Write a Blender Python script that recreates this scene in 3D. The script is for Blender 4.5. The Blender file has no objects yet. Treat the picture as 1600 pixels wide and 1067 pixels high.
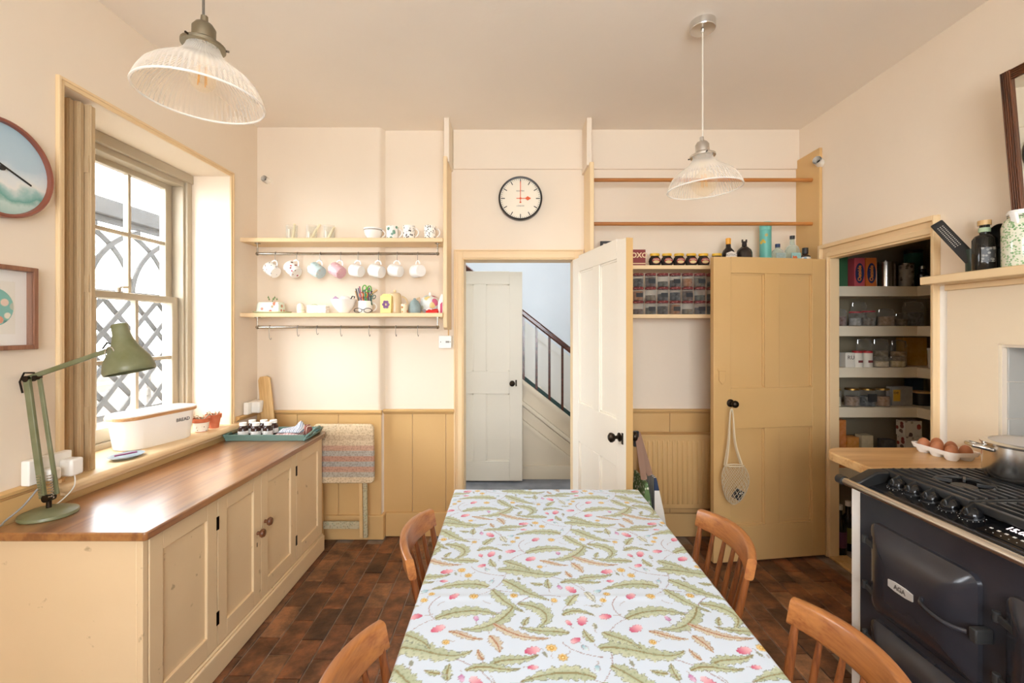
import bpy, bmesh, math, random
import numpy as np
from mathutils import Vector, Matrix
random.seed(7)
rng = np.random.default_rng(7)
PI = math.pi
SC = bpy.context.scene
COL = SC.collection
# ------------------------------------------------------------------ camera
H, F, VX, VY = 1.445, 711.0, 797.0, 514.0      # eye height (m), focal length (px), vanishing point (px) in a 1600x1067 frame
cam = bpy.data.cameras.new('camera'); camo = bpy.data.objects.new('camera', cam); COL.objects.link(camo)
camo.location = (0, 0, H); camo.rotation_euler = (PI/2, 0, 0)
cam.sensor_width = 36; cam.lens = F/1600*36; cam.clip_start = 0.02
cam.shift_x = (800-VX)/1600; cam.shift_y = -(533.5-VY)/1600
SC.camera = camo
# ------------------------------------------------------------------ world, daylight, exposure
w = bpy.data.worlds.new('overcast_sky'); SC.world = w; w.use_nodes = True
wn = w.node_tree.nodes['Background']
wn.inputs[0].default_value = (0.90, 0.95, 1.0, 1); wn.inputs[1].default_value = 15.0
SC.view_settings.view_transform = 'Standard'; SC.view_settings.look = 'None'
SC.view_settings.gamma = 1; SC.view_settings.use_curve_mapping = False
SC.view_settings.exposure = 0.32
SC.cycles.use_denoising = True
SC.cycles.max_bounces = 14; SC.cycles.diffuse_bounces = 8; SC.cycles.transparent_max_bounces = 16
SC.cycles.sample_clamp_indirect = 12
def portal(name, loc, rot, sx, sy):
    l = bpy.data.lights.new(name, 'AREA'); l.shape = 'RECTANGLE'; l.size = sx; l.size_y = sy
    l.cycles.is_portal = True
    o = bpy.data.objects.new(name, l); COL.objects.link(o); o.location = loc; o.rotation_euler = rot
    return o
portal('daylight_side_window', (-2.14, 2.31, 1.62), (0, -PI/2, 0), 1.58, 1.1)
portal('daylight_assumed_rear_window', (0.15, -1.76, 1.7), (PI/2, 0, 0), 2.1, 1.6)  # portal for the assumed window behind the camera
portal('daylight_added_skylight', (.1, 4.35, 3.72), (0, 0, 0), 1.0, .7)  # portal for the skylight added to brighten the hall
portal('daylight_added_hall_window', (-2.36, 4.35, 1.55), (0, -PI/2, 0), 1.8, 1.0)  # portal for the unseen side window added to light the hall
# ------------------------------------------------------------------ pixel helpers (photo pixel + known distance -> point)
def at(x, y, Y): return Vector(((x-VX)*Y/F, Y, H-(y-VY)*Y/F))
def atX(x, X): return X*F/(x-VX)
# ------------------------------------------------------------------ materials
def srgb(c):
    if isinstance(c, str):
        c = tuple(int(c[i:i+2], 16)/255 for i in (0, 2, 4))
    return tuple((v/12.92 if v <= .04045 else ((v+.055)/1.055)**2.4) for v in c)
MC = {}
def base_mat(name):
    m = bpy.data.materials.new(name); m.use_nodes = True
    nt = m.node_tree; b = nt.nodes['Principled BSDF']
    return m, nt, b
def N(nt, t, **kw):
    n = nt.nodes.new(t)
    for k, v in kw.items():
        setattr(n, k, v)
    return n
def ramp(nt, src, stops):
    r = N(nt, 'ShaderNodeValToRGB'); e = r.color_ramp.elements
    while len(e) > 1: e.remove(e[-1])
    for i, (p, c) in enumerate(stops):
        el = e[0] if i == 0 else e.new(p)
        el.position = p; el.color = (*c, 1)
    nt.links.new(src, r.inputs[0]); return r.outputs[0]
def mixc(a, b, t): return tuple(x+(y-x)*t for x, y in zip(a, b))
def paint(name, col, rough=.5, var=.06, bump=.0, scale=3.0, wear=None, wearamt=.0, spec=.4):
    """plain painted / glazed surface with slight tone variation and optional plaster relief"""
    if name in MC: return MC[name]
    c = srgb(col); m, nt, b = base_mat(name); MC[name] = m
    b.inputs['Roughness'].default_value = rough; b.inputs['Specular IOR Level'].default_value = spec
    tc = N(nt, 'ShaderNodeTexCoord')
    n = N(nt, 'ShaderNodeTexNoise'); n.inputs['Scale'].default_value = scale; n.inputs['Detail'].default_value = 6
    nt.links.new(tc.outputs['Object'], n.inputs['Vector'])
    out = ramp(nt, n.outputs['Fac'], [(.3, mixc(c, (0, 0, 0), var)), (.7, mixc(c, (1, 1, 1), var*.5))])
    if wear:
        n2 = N(nt, 'ShaderNodeTexNoise'); n2.inputs['Scale'].default_value = 22; n2.inputs['Detail'].default_value = 8
        nt.links.new(tc.outputs['Object'], n2.inputs['Vector'])
        mk = ramp(nt, n2.outputs['Fac'], [(.68, (0, 0, 0)), (.74, (wearamt,)*3)])
        mx = N(nt, 'ShaderNodeMix', data_type='RGBA'); nt.links.new(mk, mx.inputs[0])
        nt.links.new(out, mx.inputs[6]); mx.inputs[7].default_value = (*srgb(wear), 1); out = mx.outputs[2]
    nt.links.new(out, b.inputs['Base Color'])
    if bump:
        n3 = N(nt, 'ShaderNodeTexNoise'); n3.inputs['Scale'].default_value = 7; n3.inputs['Detail'].default_value = 5
        nt.links.new(tc.outputs['Object'], n3.inputs['Vector'])
        bp = N(nt, 'ShaderNodeBump'); bp.inputs['Strength'].default_value = bump; bp.inputs['Distance'].default_value = .02
        nt.links.new(n3.outputs['Fac'], bp.inputs['Height']); nt.links.new(bp.outputs[0], b.inputs['Normal'])
    return m
def wood(name, c0, c1, rough=.35, axis='Y', scale=1.0, coat=0.0):
    if name in MC: return MC[name]
    m, nt, b = base_mat(name); MC[name] = m
    tc = N(nt, 'ShaderNodeTexCoord'); mp = N(nt, 'ShaderNodeMapping')
    s = {'X': (.6, 9, 9), 'Y': (9, .6, 9), 'Z': (9, 9, .6)}[axis]
    mp.inputs['Scale'].default_value = tuple(v*scale for v in s)
    nt.links.new(tc.outputs['Object'], mp.inputs[0])
    n = N(nt, 'ShaderNodeTexNoise'); n.inputs['Scale'].default_value = 2.2; n.inputs['Detail'].default_value = 9; n.inputs['Distortion'].default_value = .8
    nt.links.new(mp.outputs[0], n.inputs['Vector'])
    n2 = N(nt, 'ShaderNodeTexNoise'); n2.inputs['Scale'].default_value = 11; n2.inputs['Detail'].default_value = 4
    nt.links.new(mp.outputs[0], n2.inputs['Vector'])
    ad = N(nt, 'ShaderNodeMath', operation='MULTIPLY_ADD'); ad.inputs[1].default_value = .4
    nt.links.new(n2.outputs['Fac'], ad.inputs[0]); 
    sb = N(nt, 'ShaderNodeMath', operation='SUBTRACT'); sb.inputs[1].default_value = .2
    nt.links.new(n.outputs['Fac'], sb.inputs[0]); nt.links.new(sb.outputs[0], ad.inputs[2])
    col = ramp(nt, ad.outputs[0], [(.32, srgb(c0)), (.5, mixc(srgb(c0), srgb(c1), .6)), (.68, srgb(c1))])
    nt.links.new(col, b.inputs['Base Color']); b.inputs['Roughness'].default_value = rough
    b.inputs['Coat Weight'].default_value = coat; b.inputs['Coat IOR'].default_value = 1.5 if coat < .5 else 1.8; b.inputs['Coat Roughness'].default_value = .2 if coat < .5 else .24
    return m
def metal(name, col, rough=.25):
    if name in MC: return MC[name]
    m, nt, b = base_mat(name); MC[name] = m
    b.inputs['Base Color'].default_value = (*srgb(col), 1); b.inputs['Metallic'].default_value = 1
    n = N(nt, 'ShaderNodeTexNoise'); n.inputs['Scale'].default_value = 40
    mr = N(nt, 'ShaderNodeMapRange'); mr.inputs[3].default_value = rough*.8; mr.inputs[4].default_value = rough*1.25
    nt.links.new(n.outputs['Fac'], mr.inputs[0]); nt.links.new(mr.outputs[0], b.inputs['Roughness'])
    return m
def glass(name, tint='ffffff', body=.10, gloss=.9, milk=(1, 1, 1)):
    """clear glass for thin shells: see-through, Fresnel reflection, slight body tone"""
    if name in MC: return MC[name]
    m, nt, b = base_mat(name); MC[name] = m
    out = nt.nodes['Material Output']
    tr = N(nt, 'ShaderNodeBsdfTransparent'); tr.inputs[0].default_value = (*srgb(tint), 1)
    b.inputs['Base Color'].default_value = (*milk, 1); b.inputs['Roughness'].default_value = .06
    lw = N(nt, 'ShaderNodeLayerWeight'); lw.inputs[0].default_value = .25
    mr = N(nt, 'ShaderNodeMapRange'); mr.inputs[3].default_value = body; mr.inputs[4].default_value = gloss
    nt.links.new(lw.outputs['Facing'], mr.inputs[0])
    mx = N(nt, 'ShaderNodeMixShader'); nt.links.new(mr.outputs[0], mx.inputs[0])
    nt.links.new(tr.outputs[0], mx.inputs[1]); nt.links.new(b.outputs[0], mx.inputs[2]); nt.links.new(mx.outputs[0], out.inputs[0])
    return m
def speckle(name, ground, spots, scale=30, thr=.42, rough=.3, second=None):
    """glazed or printed ground with scattered blotches (floral prints, speckled glaze)"""
    if name in MC: return MC[name]
    m, nt, b = base_mat(name); MC[name] = m
    tc = N(nt, 'ShaderNodeTexCoord'); v = N(nt, 'ShaderNodeTexVoronoi'); v.inputs['Scale'].default_value = scale
    nt.links.new(tc.outputs['Object'], v.inputs['Vector'])
    mk = ramp(nt, v.outputs['Distance'], [(thr-.04, (1, 1, 1)), (thr+.04, (0, 0, 0))])
    sep = N(nt, 'ShaderNodeSeparateColor'); nt.links.new(v.outputs['Color'], sep.inputs[0])
    n = len(spots)
    col = ramp(nt, sep.outputs[0], [((i+.5)/n, srgb(c)) for i, c in enumerate(spots)])
    gate = ramp(nt, sep.outputs[1], [(.27, (0, 0, 0)), (.32, (1, 1, 1))])
    mu = N(nt, 'ShaderNodeMath', operation='MULTIPLY'); nt.links.new(mk, mu.inputs[0]); nt.links.new(gate, mu.inputs[1])
    mx = N(nt, 'ShaderNodeMix', data_type='RGBA'); nt.links.new(mu.outputs[0], mx.inputs[0])
    mx.inputs[6].default_value = (*srgb(ground), 1); nt.links.new(col, mx.inputs[7])
    nt.links.new(mx.outputs[2], b.inputs['Base Color']); b.inputs['Roughness'].default_value = rough
    return m
def stripes(name, cols, axis=0, scale=30, rough=.9):
    if name in MC: return MC[name]
    m, nt, b = base_mat(name); MC[name] = m
    tc = N(nt, 'ShaderNodeTexCoord'); sp = N(nt, 'ShaderNodeSeparateXYZ'); nt.links.new(tc.outputs['Object'], sp.inputs[0])
    mu = N(nt, 'ShaderNodeMath', operation='MULTIPLY'); mu.inputs[1].default_value = scale; nt.links.new(sp.outputs[axis], mu.inputs[0])
    fr = N(nt, 'ShaderNodeMath', operation='FRACT'); nt.links.new(mu.outputs[0], fr.inputs[0])
    n = len(cols); r = N(nt, 'ShaderNodeValToRGB'); r.color_ramp.interpolation = 'CONSTANT'; e = r.color_ramp.elements
    for i, c in enumerate(cols):
        el = e[i] if i < 2 else e.new(i/n)
        el.position = i/n; el.color = (*srgb(c), 1)
    nt.links.new(fr.outputs[0], r.inputs[0]); nt.links.new(r.outputs[0], b.inputs['Base Color']); b.inputs['Roughness'].default_value = rough
    return m
def emit(name, col, s):
    if name in MC: return MC[name]
    m, nt, b = base_mat(name); MC[name] = m
    b.inputs['Emission Color'].default_value = (*srgb(col), 1); b.inputs['Emission Strength'].default_value = s
    return m
CREAM = paint('cream_plaster', 'ebddc9', .75, .05, .10, 1.3)
CEIL = paint('ceiling_plaster', 'f2e9dc', .8, .05, .16, 1.1)
OCHRE = paint('ochre_paint', 'd4ad72', .42, .05, .03, 2)
BUFF = paint('buff_paint', 'e9cda0', .42, .04, .02, 2)
CUPB = paint('cupboard_paint', 'e1c69c', .42, .06, .02, 2, wear='7a5a35', wearamt=.5)
DOORW = paint('door_white_paint', 'e9e2d3', .45, .03, .0, 2)
WHITE = paint('white_paint', 'f3f1ec', .45, .02)
HALLW = paint('hall_wall_white', 'e9eef3', .7, .03)
PLAST = paint('white_plastic', 'f2efe8', .35, .01)
CHINA = paint('white_china', 'f6f4ef', .12, .01)
BLACKP = paint('black_plastic', '151515', .35, .05)
ENAMEL = paint('black_enamel', '26272f', .18, .05, spec=.6)
CASTI = paint('black_cast_iron', '161616', .42, .1)
SASHM = paint('sash_grey_paint', 'b3a68f', .5, .05)
SHUT = paint('shutter_paint', 'c4ab85', .45, .05)
CHROME = metal('chrome', 'd8d8d8', .16)
STEEL = metal('brushed_steel', 'dbd9d5', .22)
NICKEL = metal('dull_nickel', 'b5aa98', .35)
DARKM = metal('dark_bronze', '3b322a', .4)
WTOP = wood('worktop_wood', '7a4826', 'a8723f', .34, 'Y', .8, 1.0)
CHAIRW = wood('chair_wood', '6a381c', '9c5d30', .28, 'Z', 2.2, .3)
CRESTW = wood('crest_wood', '8c5029', 'b57740', .28, 'Y', 2.0, .3)
RODW = wood('rod_wood', '9a5c25', 'c58343', .45, 'X', 1.5)
BLOCKW = wood('beech_worktop', 'b98a55', 'd9b27d', .35, 'X', 1.2)
PALEW = wood('pale_wood', 'c79d63', 'e0bd86', .5, 'Z', 1.5)
RAILW = wood('dark_handrail_wood', '3a1710', '5d2b1d', .25, 'X', 1.5, .3)
FRAMEW = wood('frame_brown_wood', '7a4f38', '9c6c50', .45, 'Z', 2)
CLEAR = glass('clear_glass', 'fafbfa', .02, .38)
PANE = glass('window_glass', 'ffffff', .01, .25)
def build_shade_glass():
    return glass('ribbed_shade_glass', 'fffdf8', .12, .85, (.95, .93, .88))
SHADEG = build_shade_glass()
# ------------------------------------------------------------------ mesh builder
class MB:
    def __init__(s, off=(0, 0, 0)):
        s.v = []; s.f = []; s.sm = []; s.off = Vector(off); s.M = None
    def add(s, vs, fs, smooth=False):
        o = len(s.v)
        for p in vs:
            p = Vector(p)
            if s.M is not None: p = s.M @ p
            s.v.append(p)
        for f in fs:
            s.f.append([o+i for i in f]); s.sm.append(smooth)
        return s
    def box(s, x0, x1, y0, y1, z0, z1):
        return s.add([(x0, y0, z0), (x1, y0, z0), (x1, y1, z0), (x0, y1, z0), (x0, y0, z1), (x1, y0, z1), (x1, y1, z1), (x0, y1, z1)],
                     [(0, 3, 2, 1), (4, 5, 6, 7), (0, 1, 5, 4), (1, 2, 6, 5), (2, 3, 7, 6), (3, 0, 4, 7)])
    def bar(s, a, b, wd, th, up=(0, 0, 1)):
        """rectangular bar from a to b; wd across, th along 'up'"""
        a = Vector(a); b = Vector(b); d = (b-a).normalized(); up = Vector(up)
        sx = d.cross(up).normalized(); su = sx.cross(d).normalized()
        vs = []
        for p in (a, b):
            for i, j in ((-1, -1), (1, -1), (1, 1), (-1, 1)):
                vs.append(p+sx*(i*wd/2)+su*(j*th/2))
        return s.add(vs, [(3, 2, 1, 0), (4, 5, 6, 7), (0, 1, 5, 4), (1, 2, 6, 5), (2, 3, 7, 6), (3, 0, 4, 7)])
    def tube(s, pts, r, n=10, closed=False, cap=True):
        pts = [Vector(p) for p in pts]; k = len(pts)
        rs = r if isinstance(r, (list, tuple)) else [r]*k
        ref = None; vs = []
        for i, p in enumerate(pts):
            if closed: d = pts[(i+1) % k]-pts[i-1]
            else: d = pts[min(i+1, k-1)]-pts[max(i-1, 0)]
            if d.length < 1e-9: d = Vector((0, 0, 1))
            d.normalize()
            if ref is None:
                ref = Vector((0, 0, 1)) if abs(d.z) < .9 else Vector((1, 0, 0))
            sx = d.cross(ref)
            if sx.length < 1e-6: sx = d.orthogonal()
            sx.normalize(); su = sx.cross(d).normalized(); ref = su
            for j in range(n):
                a = 2*PI*j/n
                vs.append(p+(sx*math.cos(a)+su*math.sin(a))*rs[i])
        fs = []
        for i in range(k if closed else k-1):
            for j in range(n):
                i2 = (i+1) % k
                fs.append((i*n+j, i*n+(j+1) % n, i2*n+(j+1) % n, i2*n+j))
        s.add(vs, fs, True)
        if cap and not closed:
            o = len(s.v)-len(vs)
            s.f.append([o+j for j in range(n)][::-1]); s.sm.append(False)
            s.f.append([o+(k-1)*n+j for j in range(n)]); s.sm.append(False)
        return s
    def cyl(s, a, b, r, r2=None, n=20):
        return s.tube([a, b], [r, r if r2 is None else r2], n)
    def lathe(s, prof, c=(0, 0, 0), n=28, rib=0, ribn=0, sx=1, sy=1, smooth=True):
        """prof: list of (radius, height)"""
        vs = []; c = Vector(c); k = len(prof)
        for r, z in prof:
            for j in range(n):
                a = 2*PI*j/n
                rr = r*(1+(rib*math.cos(ribn*a) if rib else 0))
                vs.append(c+Vector((rr*math.cos(a)*sx, rr*math.sin(a)*sy, z)))
        fs = [(i*n+j, i*n+(j+1) % n, (i+1)*n+(j+1) % n, (i+1)*n+j) for i in range(k-1) for j in range(n)]
        s.add(vs, fs, smooth); o = len(s.v)-len(vs)
        if prof[0][0] > 1e-6: s.f.append([o+j for j in range(n)][::-1]); s.sm.append(False)
        if prof[-1][0] > 1e-6: s.f.append([o+(k-1)*n+j for j in range(n)]); s.sm.append(False)
        return s
    def shell(s, prof, c=(0, 0, 0), n=28, th=.003, **kw):
        """open vessel: outer profile bottom->top, then back down inside"""
        inner = [(max(r-th, .0005), max(z, prof[0][1]+th)) for r, z in prof]
        return s.lathe(list(prof)+inner[::-1], c, n, **kw)
    def prism(s, poly, d0, d1, plane='XZ'):
        """extrude a 2D outline between d0 and d1 along the remaining axis"""
        n = len(poly)
        def P(a, b, d): return {'XZ': (a, d, b), 'XY': (a, b, d), 'YZ': (d, a, b)}[plane]
        vs = [P(a, b, d0) for a, b in poly]+[P(a, b, d1) for a, b in poly]
        fs = [list(range(n))[::-1], list(range(n, 2*n))]+[(i, (i+1) % n, n+(i+1) % n, n+i) for i in range(n)]
        return s.add(vs, fs)
    def rings(s, rings, cap0=True, cap1=True, smooth=True):
        n = len(rings[0]); vs = [p for r in rings for p in r]
        fs = [(i*n+j, i*n+(j+1) % n, (i+1)*n+(j+1) % n, (i+1)*n+j) for i in range(len(rings)-1) for j in range(n)]
        s.add(vs, fs, smooth); o = len(s.v)-len(vs)
        if cap0: s.f.append([o+j for j in range(n)][::-1]); s.sm.append(False)
        if cap1: s.f.append([o+(len(rings)-1)*n+j for j in range(n)]); s.sm.append(False)
        return s
    def mesh(s, name):
        me = bpy.data.meshes.new(name)
        me.from_pydata([tuple(p-s.off) for p in s.v], [], s.f)
        me.polygons.foreach_set('use_smooth', s.sm)
        bm = bmesh.new(); bm.from_mesh(me); bmesh.ops.recalc_face_normals(bm, faces=bm.faces); bm.to_mesh(me); bm.free()
        me.update(); me.set_sharp_from_angle(angle=math.radians(38)); return me
    def build(s, name, mat, parent=None, bevel=0, seg=2):
        me = s.mesh(name); me.materials.append(mat)
        return link(name, me, parent, bevel, seg)
def link(name, me, parent=None, bevel=0, seg=2):
    o = bpy.data.objects.new(name, me); COL.objects.link(o)
    if parent: o.parent = parent
    if bevel:
        b = o.modifiers.new('bevel', 'BEVEL'); b.width = bevel; b.segments = seg; b.limit_method = 'ANGLE'; b.angle_limit = .7
    return o
def rrect(w, h, r, n=5):
    """rounded rectangle outline centred on 0"""
    pts = []
    for cx, cy, a0 in ((w/2-r, h/2-r, 0), (-w/2+r, h/2-r, PI/2), (-w/2+r, -h/2+r, PI), (w/2-r, -h/2+r, 1.5*PI)):
        for i in range(n+1):
            a = a0+PI/2*i/n
            pts.append((cx+r*math.cos(a), cy+r*math.sin(a)))
    return pts
def tag(o, label=None, cat=None, group=None, kind=None):
    if label: o['label'] = label
    if cat: o['category'] = cat
    if group: o['group'] = group
    if kind: o['kind'] = kind
    return o
def thing(name, label, cat, loc=(0, 0, 0), rz=0, group=None, kind=None):
    o = bpy.data.objects.new(name, None); COL.objects.link(o); o.empty_display_size = .05
    o.location = loc; o.rotation_euler = (0, 0, rz)
    return tag(o, label, cat, group, kind)
def struct(o, label=None, cat=None): return tag(o, label, cat, kind='structure')
def copy_tree(o, parent=None):
    c = o.copy(); COL.objects.link(c); c.parent = parent
    for ch in list(o.children): copy_tree(ch, c)
    return c
def text(s, size, mat, parent, M, name='lettering', ext=.0003, align='CENTER', sx=1.0, bold=0):
    cu = bpy.data.curves.new('txt', 'FONT'); cu.body = s; cu.size = size; cu.extrude = ext; cu.offset = bold
    cu.align_x = align; cu.align_y = 'CENTER'; cu.resolution_u = 3
    o = bpy.data.objects.new('txt', cu); COL.objects.link(o)
    me = bpy.data.meshes.new_from_object(o.evaluated_get(bpy.context.evaluated_depsgraph_get()))
    bpy.data.objects.remove(o); me.transform(M @ Matrix.Scale(sx, 4, (1, 0, 0))); me.materials.clear(); me.materials.append(mat)
    me.name = name
    return link(name, me, parent)
def TM(loc, right, up):
    """matrix placing text at loc with reading direction 'right' and letter-up 'up'"""
    r = Vector(right).normalized(); u = Vector(up).normalized(); n = r.cross(u)
    M = Matrix.Identity(4)
    for i in range(3):
        M[i][0] = r[i]; M[i][1] = u[i]; M[i][2] = n[i]; M[i][3] = loc[i]
    return M
FRONT = ((1, 0, 0), (0, 0, 1))      # text facing -Y
# ------------------------------------------------------------------ room shell
XL, XR, YB, YR, ZC = -1.75, 2.03, 3.20, -1.70, 2.84
# window recess in the left wall
WY0, WY1, WZ0, WZ1 = 1.778, 2.841, .85, 2.398
def structure(name, mb, mat, label, cat, bevel=0):
    return struct(mb.build(name, mat, None, bevel), label, cat)
m = MB(); XO = -2.14
m.box(XO, XL, YR, WY0, 0, ZC); m.box(XO, XL, WY1, YB+.15, 0, ZC); m.box(XO, XL, WY0, WY1, WZ1, ZC); m.box(XO, XL, WY0, WY1, 0, WZ0-.03)
structure('wall_left', m, CREAM, 'cream plastered wall with the deep sash window recess', 'wall')
DX0, DX1, DZ = -.333, .452, 1.94            # doorway to the hall
m = MB(); m.prism([(XL, YB+.15), (XL, 3.15), (-.918, 3.15), (-.905, 3.153), (-.894, 3.164), (-.884, 3.19), (-.876, YB), (-.876, YB+.15)], 0, ZC, 'XY'); m.box(-.876, DX0, YB, YB+.15, 0, ZC); m.box(DX1, XR, YB, YB+.15, 0, ZC); m.box(DX0, DX1, YB, YB+.15, DZ, ZC)
structure('wall_back', m, CREAM, 'cream plastered wall with the doorway to the hall', 'wall', 0)
PY0, PY1, PZ = 2.175, 2.885, 1.90           # pantry doorway in the right wall
RY0, RY1, RZ = .62, 1.877, 1.37             # old hearth recess behind the cooker
m = MB(); XT = XR+.14; XP = XR+.045
m.box(XR, XP, PY1, YB+.15, 0, ZC); m.box(XR, XP, PY0, PY1, PZ, ZC); m.box(XR, XT, RY1, PY0, 0, ZC); m.box(XR, XT, RY0, RY1, RZ, ZC); m.box(XR, XT, YR, RY0, 0, ZC)
structure('wall_right', m, CREAM, 'cream plastered wall with the pantry doorway and hearth recess', 'wall')
m = MB(); RW = (-.85, 1.15, .95, 2.45)
m.box(XO, RW[0], YR-.2, YR, 0, ZC); m.box(RW[1], XT, YR-.2, YR, 0, ZC); m.box(RW[0], RW[1], YR-.2, YR, RW[3], ZC); m.box(RW[0], RW[1], YR-.2, YR, 0, RW[2])
structure('wall_rear', m, CREAM, 'cream wall with an assumed wide window opposite the hall door', 'wall')
structure('ceiling', MB().box(XO, XT, YR-.2, YB+.15, ZC, ZC+.12), CEIL, 'uneven cream plaster ceiling', 'ceiling')
rw = thing('window_assumed_2', 'assumed unseen casement window in the wall opposite the hall door', 'window', (.15, YR-.1, RW[2]), kind='structure')  # assumed window, out of view, sized for the soft light from behind
for i in range(4):
    x0 = -1.0+i*.5
    m = MB(); m.box(x0, x0+.03, -.03, .03, 0, 1.5); m.box(x0+.47, x0+.5, -.03, .03, 0, 1.5); m.box(x0+.03, x0+.47, -.03, .03, 0, .03); m.box(x0+.03, x0+.47, -.03, .03, 1.47, 1.5)
    s = m.build('casement', WHITE, rw)
    MB().box(x0+.03, x0+.47, -.003, .003, .03, 1.47).build('pane', PANE, s)
# brick floor
def brick_mat(name, island):
    m, nt, b = base_mat(name)
    tc = N(nt, 'ShaderNodeTexCoord'); g = N(nt, 'ShaderNodeNewGeometry'); oi = N(nt, 'ShaderNodeObjectInfo')
    rnd = g.outputs['Random Per Island'] if island else oi.outputs['Random']
    basec = ramp(nt, rnd, [(0, srgb('553a29')), (.25, srgb('744a31')), (.5, srgb('83563a')), (.75, srgb('644430')), (1, srgb('94694a'))])
    n = N(nt, 'ShaderNodeTexNoise'); n.inputs['Scale'].default_value = 9; n.inputs['Detail'].default_value = 8; n.inputs['Roughness'].default_value = .65
    nt.links.new(g.outputs['Position'], n.inputs['Vector'])
    st = ramp(nt, n.outputs['Fac'], [(.36, (.38, .37, .36)), (.5, (.85, .84, .82)), (.64, (1.5, 1.38, 1.2))])
    mx = N(nt, 'ShaderNodeMix', data_type='RGBA', blend_type='MULTIPLY'); mx.inputs[0].default_value = 1
    nt.links.new(basec, mx.inputs[6]); nt.links.new(st, mx.inputs[7]); nt.links.new(mx.outputs[2], b.inputs['Base Color'])
    b.inputs['Roughness'].default_value = .42
    n2 = N(nt, 'ShaderNodeTexNoise'); n2.inputs['Scale'].default_value = 45; n2.inputs['Detail'].default_value = 5
    nt.links.new(g.outputs['Position'], n2.inputs['Vector'])
    bp = N(nt, 'ShaderNodeBump'); bp.inputs['Strength'].default_value = .35; bp.inputs['Distance'].default_value = .006
    nt.links.new(n2.outputs['Fac'], bp.inputs['Height']); nt.links.new(bp.outputs[0], b.inputs['Normal'])
    return m
BRICK, BRICKS = brick_mat('floor_brick', False), brick_mat('floor_brick_far', True)
GROUT = paint('dark_mortar', '8a7763', .9, .25, .2, 12)
floor = structure('floor', MB().box(XO, 3.05, YR-.2, YB+.15, -.12, -.008), GROUT, 'worn brown brick floor laid in staggered rows', 'floor')
BL, BW, JT = .237, .1045, .005
def brick_mesh(k):
    mb = MB(); t = .022
    mb.box(-BW/2+JT/2, BW/2-JT/2, -BL/2+JT/2, BL/2-JT/2, -t, 0)
    me = mb.mesh('brick'); bm = bmesh.new(); bm.from_mesh(me)
    bmesh.ops.bevel(bm, geom=[e for e in bm.edges if all(v.co.z > -.001 for v in e.verts)], offset=.004, segments=1, affect='EDGES')
    bm.to_mesh(me); bm.free(); me.materials.append(BRICK); return me
BM = [brick_mesh(k) for k in range(1)]
rest = MB(); nb = 0
i0 = -17
for i in range(i0, 20):
    x = i*BW+.02
    off = (BL/2 if i % 2 else 0)+random.uniform(-.02, .02)
    for j in range(-8, 14):
        y = j*BL+off
        if x < XL+.02 or x > XR-.03 or y < YR+.1 or y > 3.12: continue
        if x < -1.27 and 1.45 < y < 2.9: continue
        if x > 1.4 and y < 2.0: continue
        vis = y > 1.05 and not (x > 1.28 and y < 2.05) and not (-.10 < x < .42 and y < 1.85) and not (x > 1.95 and y > 2.9) and not (x > 1.3 and y > 2.97)
        dz = random.uniform(-.0025, .0); rz = random.uniform(-.006, .006)
        if vis and nb < 300:
            o = bpy.data.objects.new('brick', BM[0]); COL.objects.link(o); o.parent = floor
            o.location = (x, y, dz); o.rotation_euler = (random.uniform(-.006, .006), random.uniform(-.01, .01), rz); nb += 1
        else:
            rest.box(x-BW/2+JT/2, x+BW/2-JT/2, y-BL/2+JT/2, y+BL/2-JT/2, -.022, dz)
r = rest.build('brick_paving', BRICKS, floor); r['kind'] = 'stuff'
# ---- dado, boards, baseboards, frieze
def trim(name, mb, mat, label, bevel=.003): return structure(name, mb, mat, label, 'trim', bevel)
DZ0, DZ1 = .862, .885
def dado_profile(mb, a, b, n):
    """rail between points a,b (x,y) projecting along n"""
    a = Vector((*a, 0)); b = Vector((*b, 0)); n = Vector((*n, 0))
    prof = [(0, DZ0-.012), (.010, DZ0-.006), (.012, DZ0), (.024, DZ0+.006), (.026, DZ1-.005), (.018, DZ1), (0, DZ1)]
    r0 = [a+n*d+Vector((0, 0, z)) for d, z in prof]; r1 = [b+n*d+Vector((0, 0, z)) for d, z in prof]
    mb.rings([r0, r1], smooth=False)
m = MB(); dado_profile(m, (XL, 3.15), (-.885, 3.15), (0, -1)); dado_profile(m, (-.885, 3.19), (-.39, 3.19), (0, -1)); trim('trim_1', m, OCHRE, 'ochre dado rail along the hall wall', 0)
m = MB(); dado_profile(m, (XL, .0), (XL, WY0-.0), (1, 0)); dado_profile(m, (XL, 2.9), (XL, 3.15), (1, 0)); trim('trim_2', m, OCHRE, 'ochre dado rail beside the window', 0)
m = MB(); dado_profile(m, (.56, 3.2), (XR, 3.2), (0, -1)); trim('trim_3', m, OCHRE, 'ochre dado rail in the alcove behind the radiator', 0)
def boards(name, x0, x1, cuts, y, label):
    root = thing(name, label, 'panelling', (x0, y, 0), kind='structure')
    xs = [x0]+cuts+[x1]
    for a, b in zip(xs[:-1], xs[1:]):
        MB((x0, y, 0)).box(a+.001, b-.001, y-.010, y, .0, DZ0-.008).build('board', OCHRE, root, .003)
boards('wall_panelling_left', XL+.001, -.888, [-1.47, -1.185], 3.15, 'ochre boards below the dado behind the folded tray table')
boards('wall_panelling_middle', -.886, -.39, [-.685, -.45], 3.2, 'ochre boards below the dado beside the hall doorway')
boards('wall_panelling_right', .56, XR-.001, [.86, 1.12, 1.4, 1.7], 3.2, 'ochre boards behind the alcove radiator')
m = MB(); m.box(XL, XL+.012, YR, WY0, 0, DZ0-.008); m.box(XL, XL+.012, WY0, 3.15, 0, WZ0-.035)
structure('wall_panelling_window', m, OCHRE, 'ochre boarding below the window sill', 'panelling')
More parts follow.
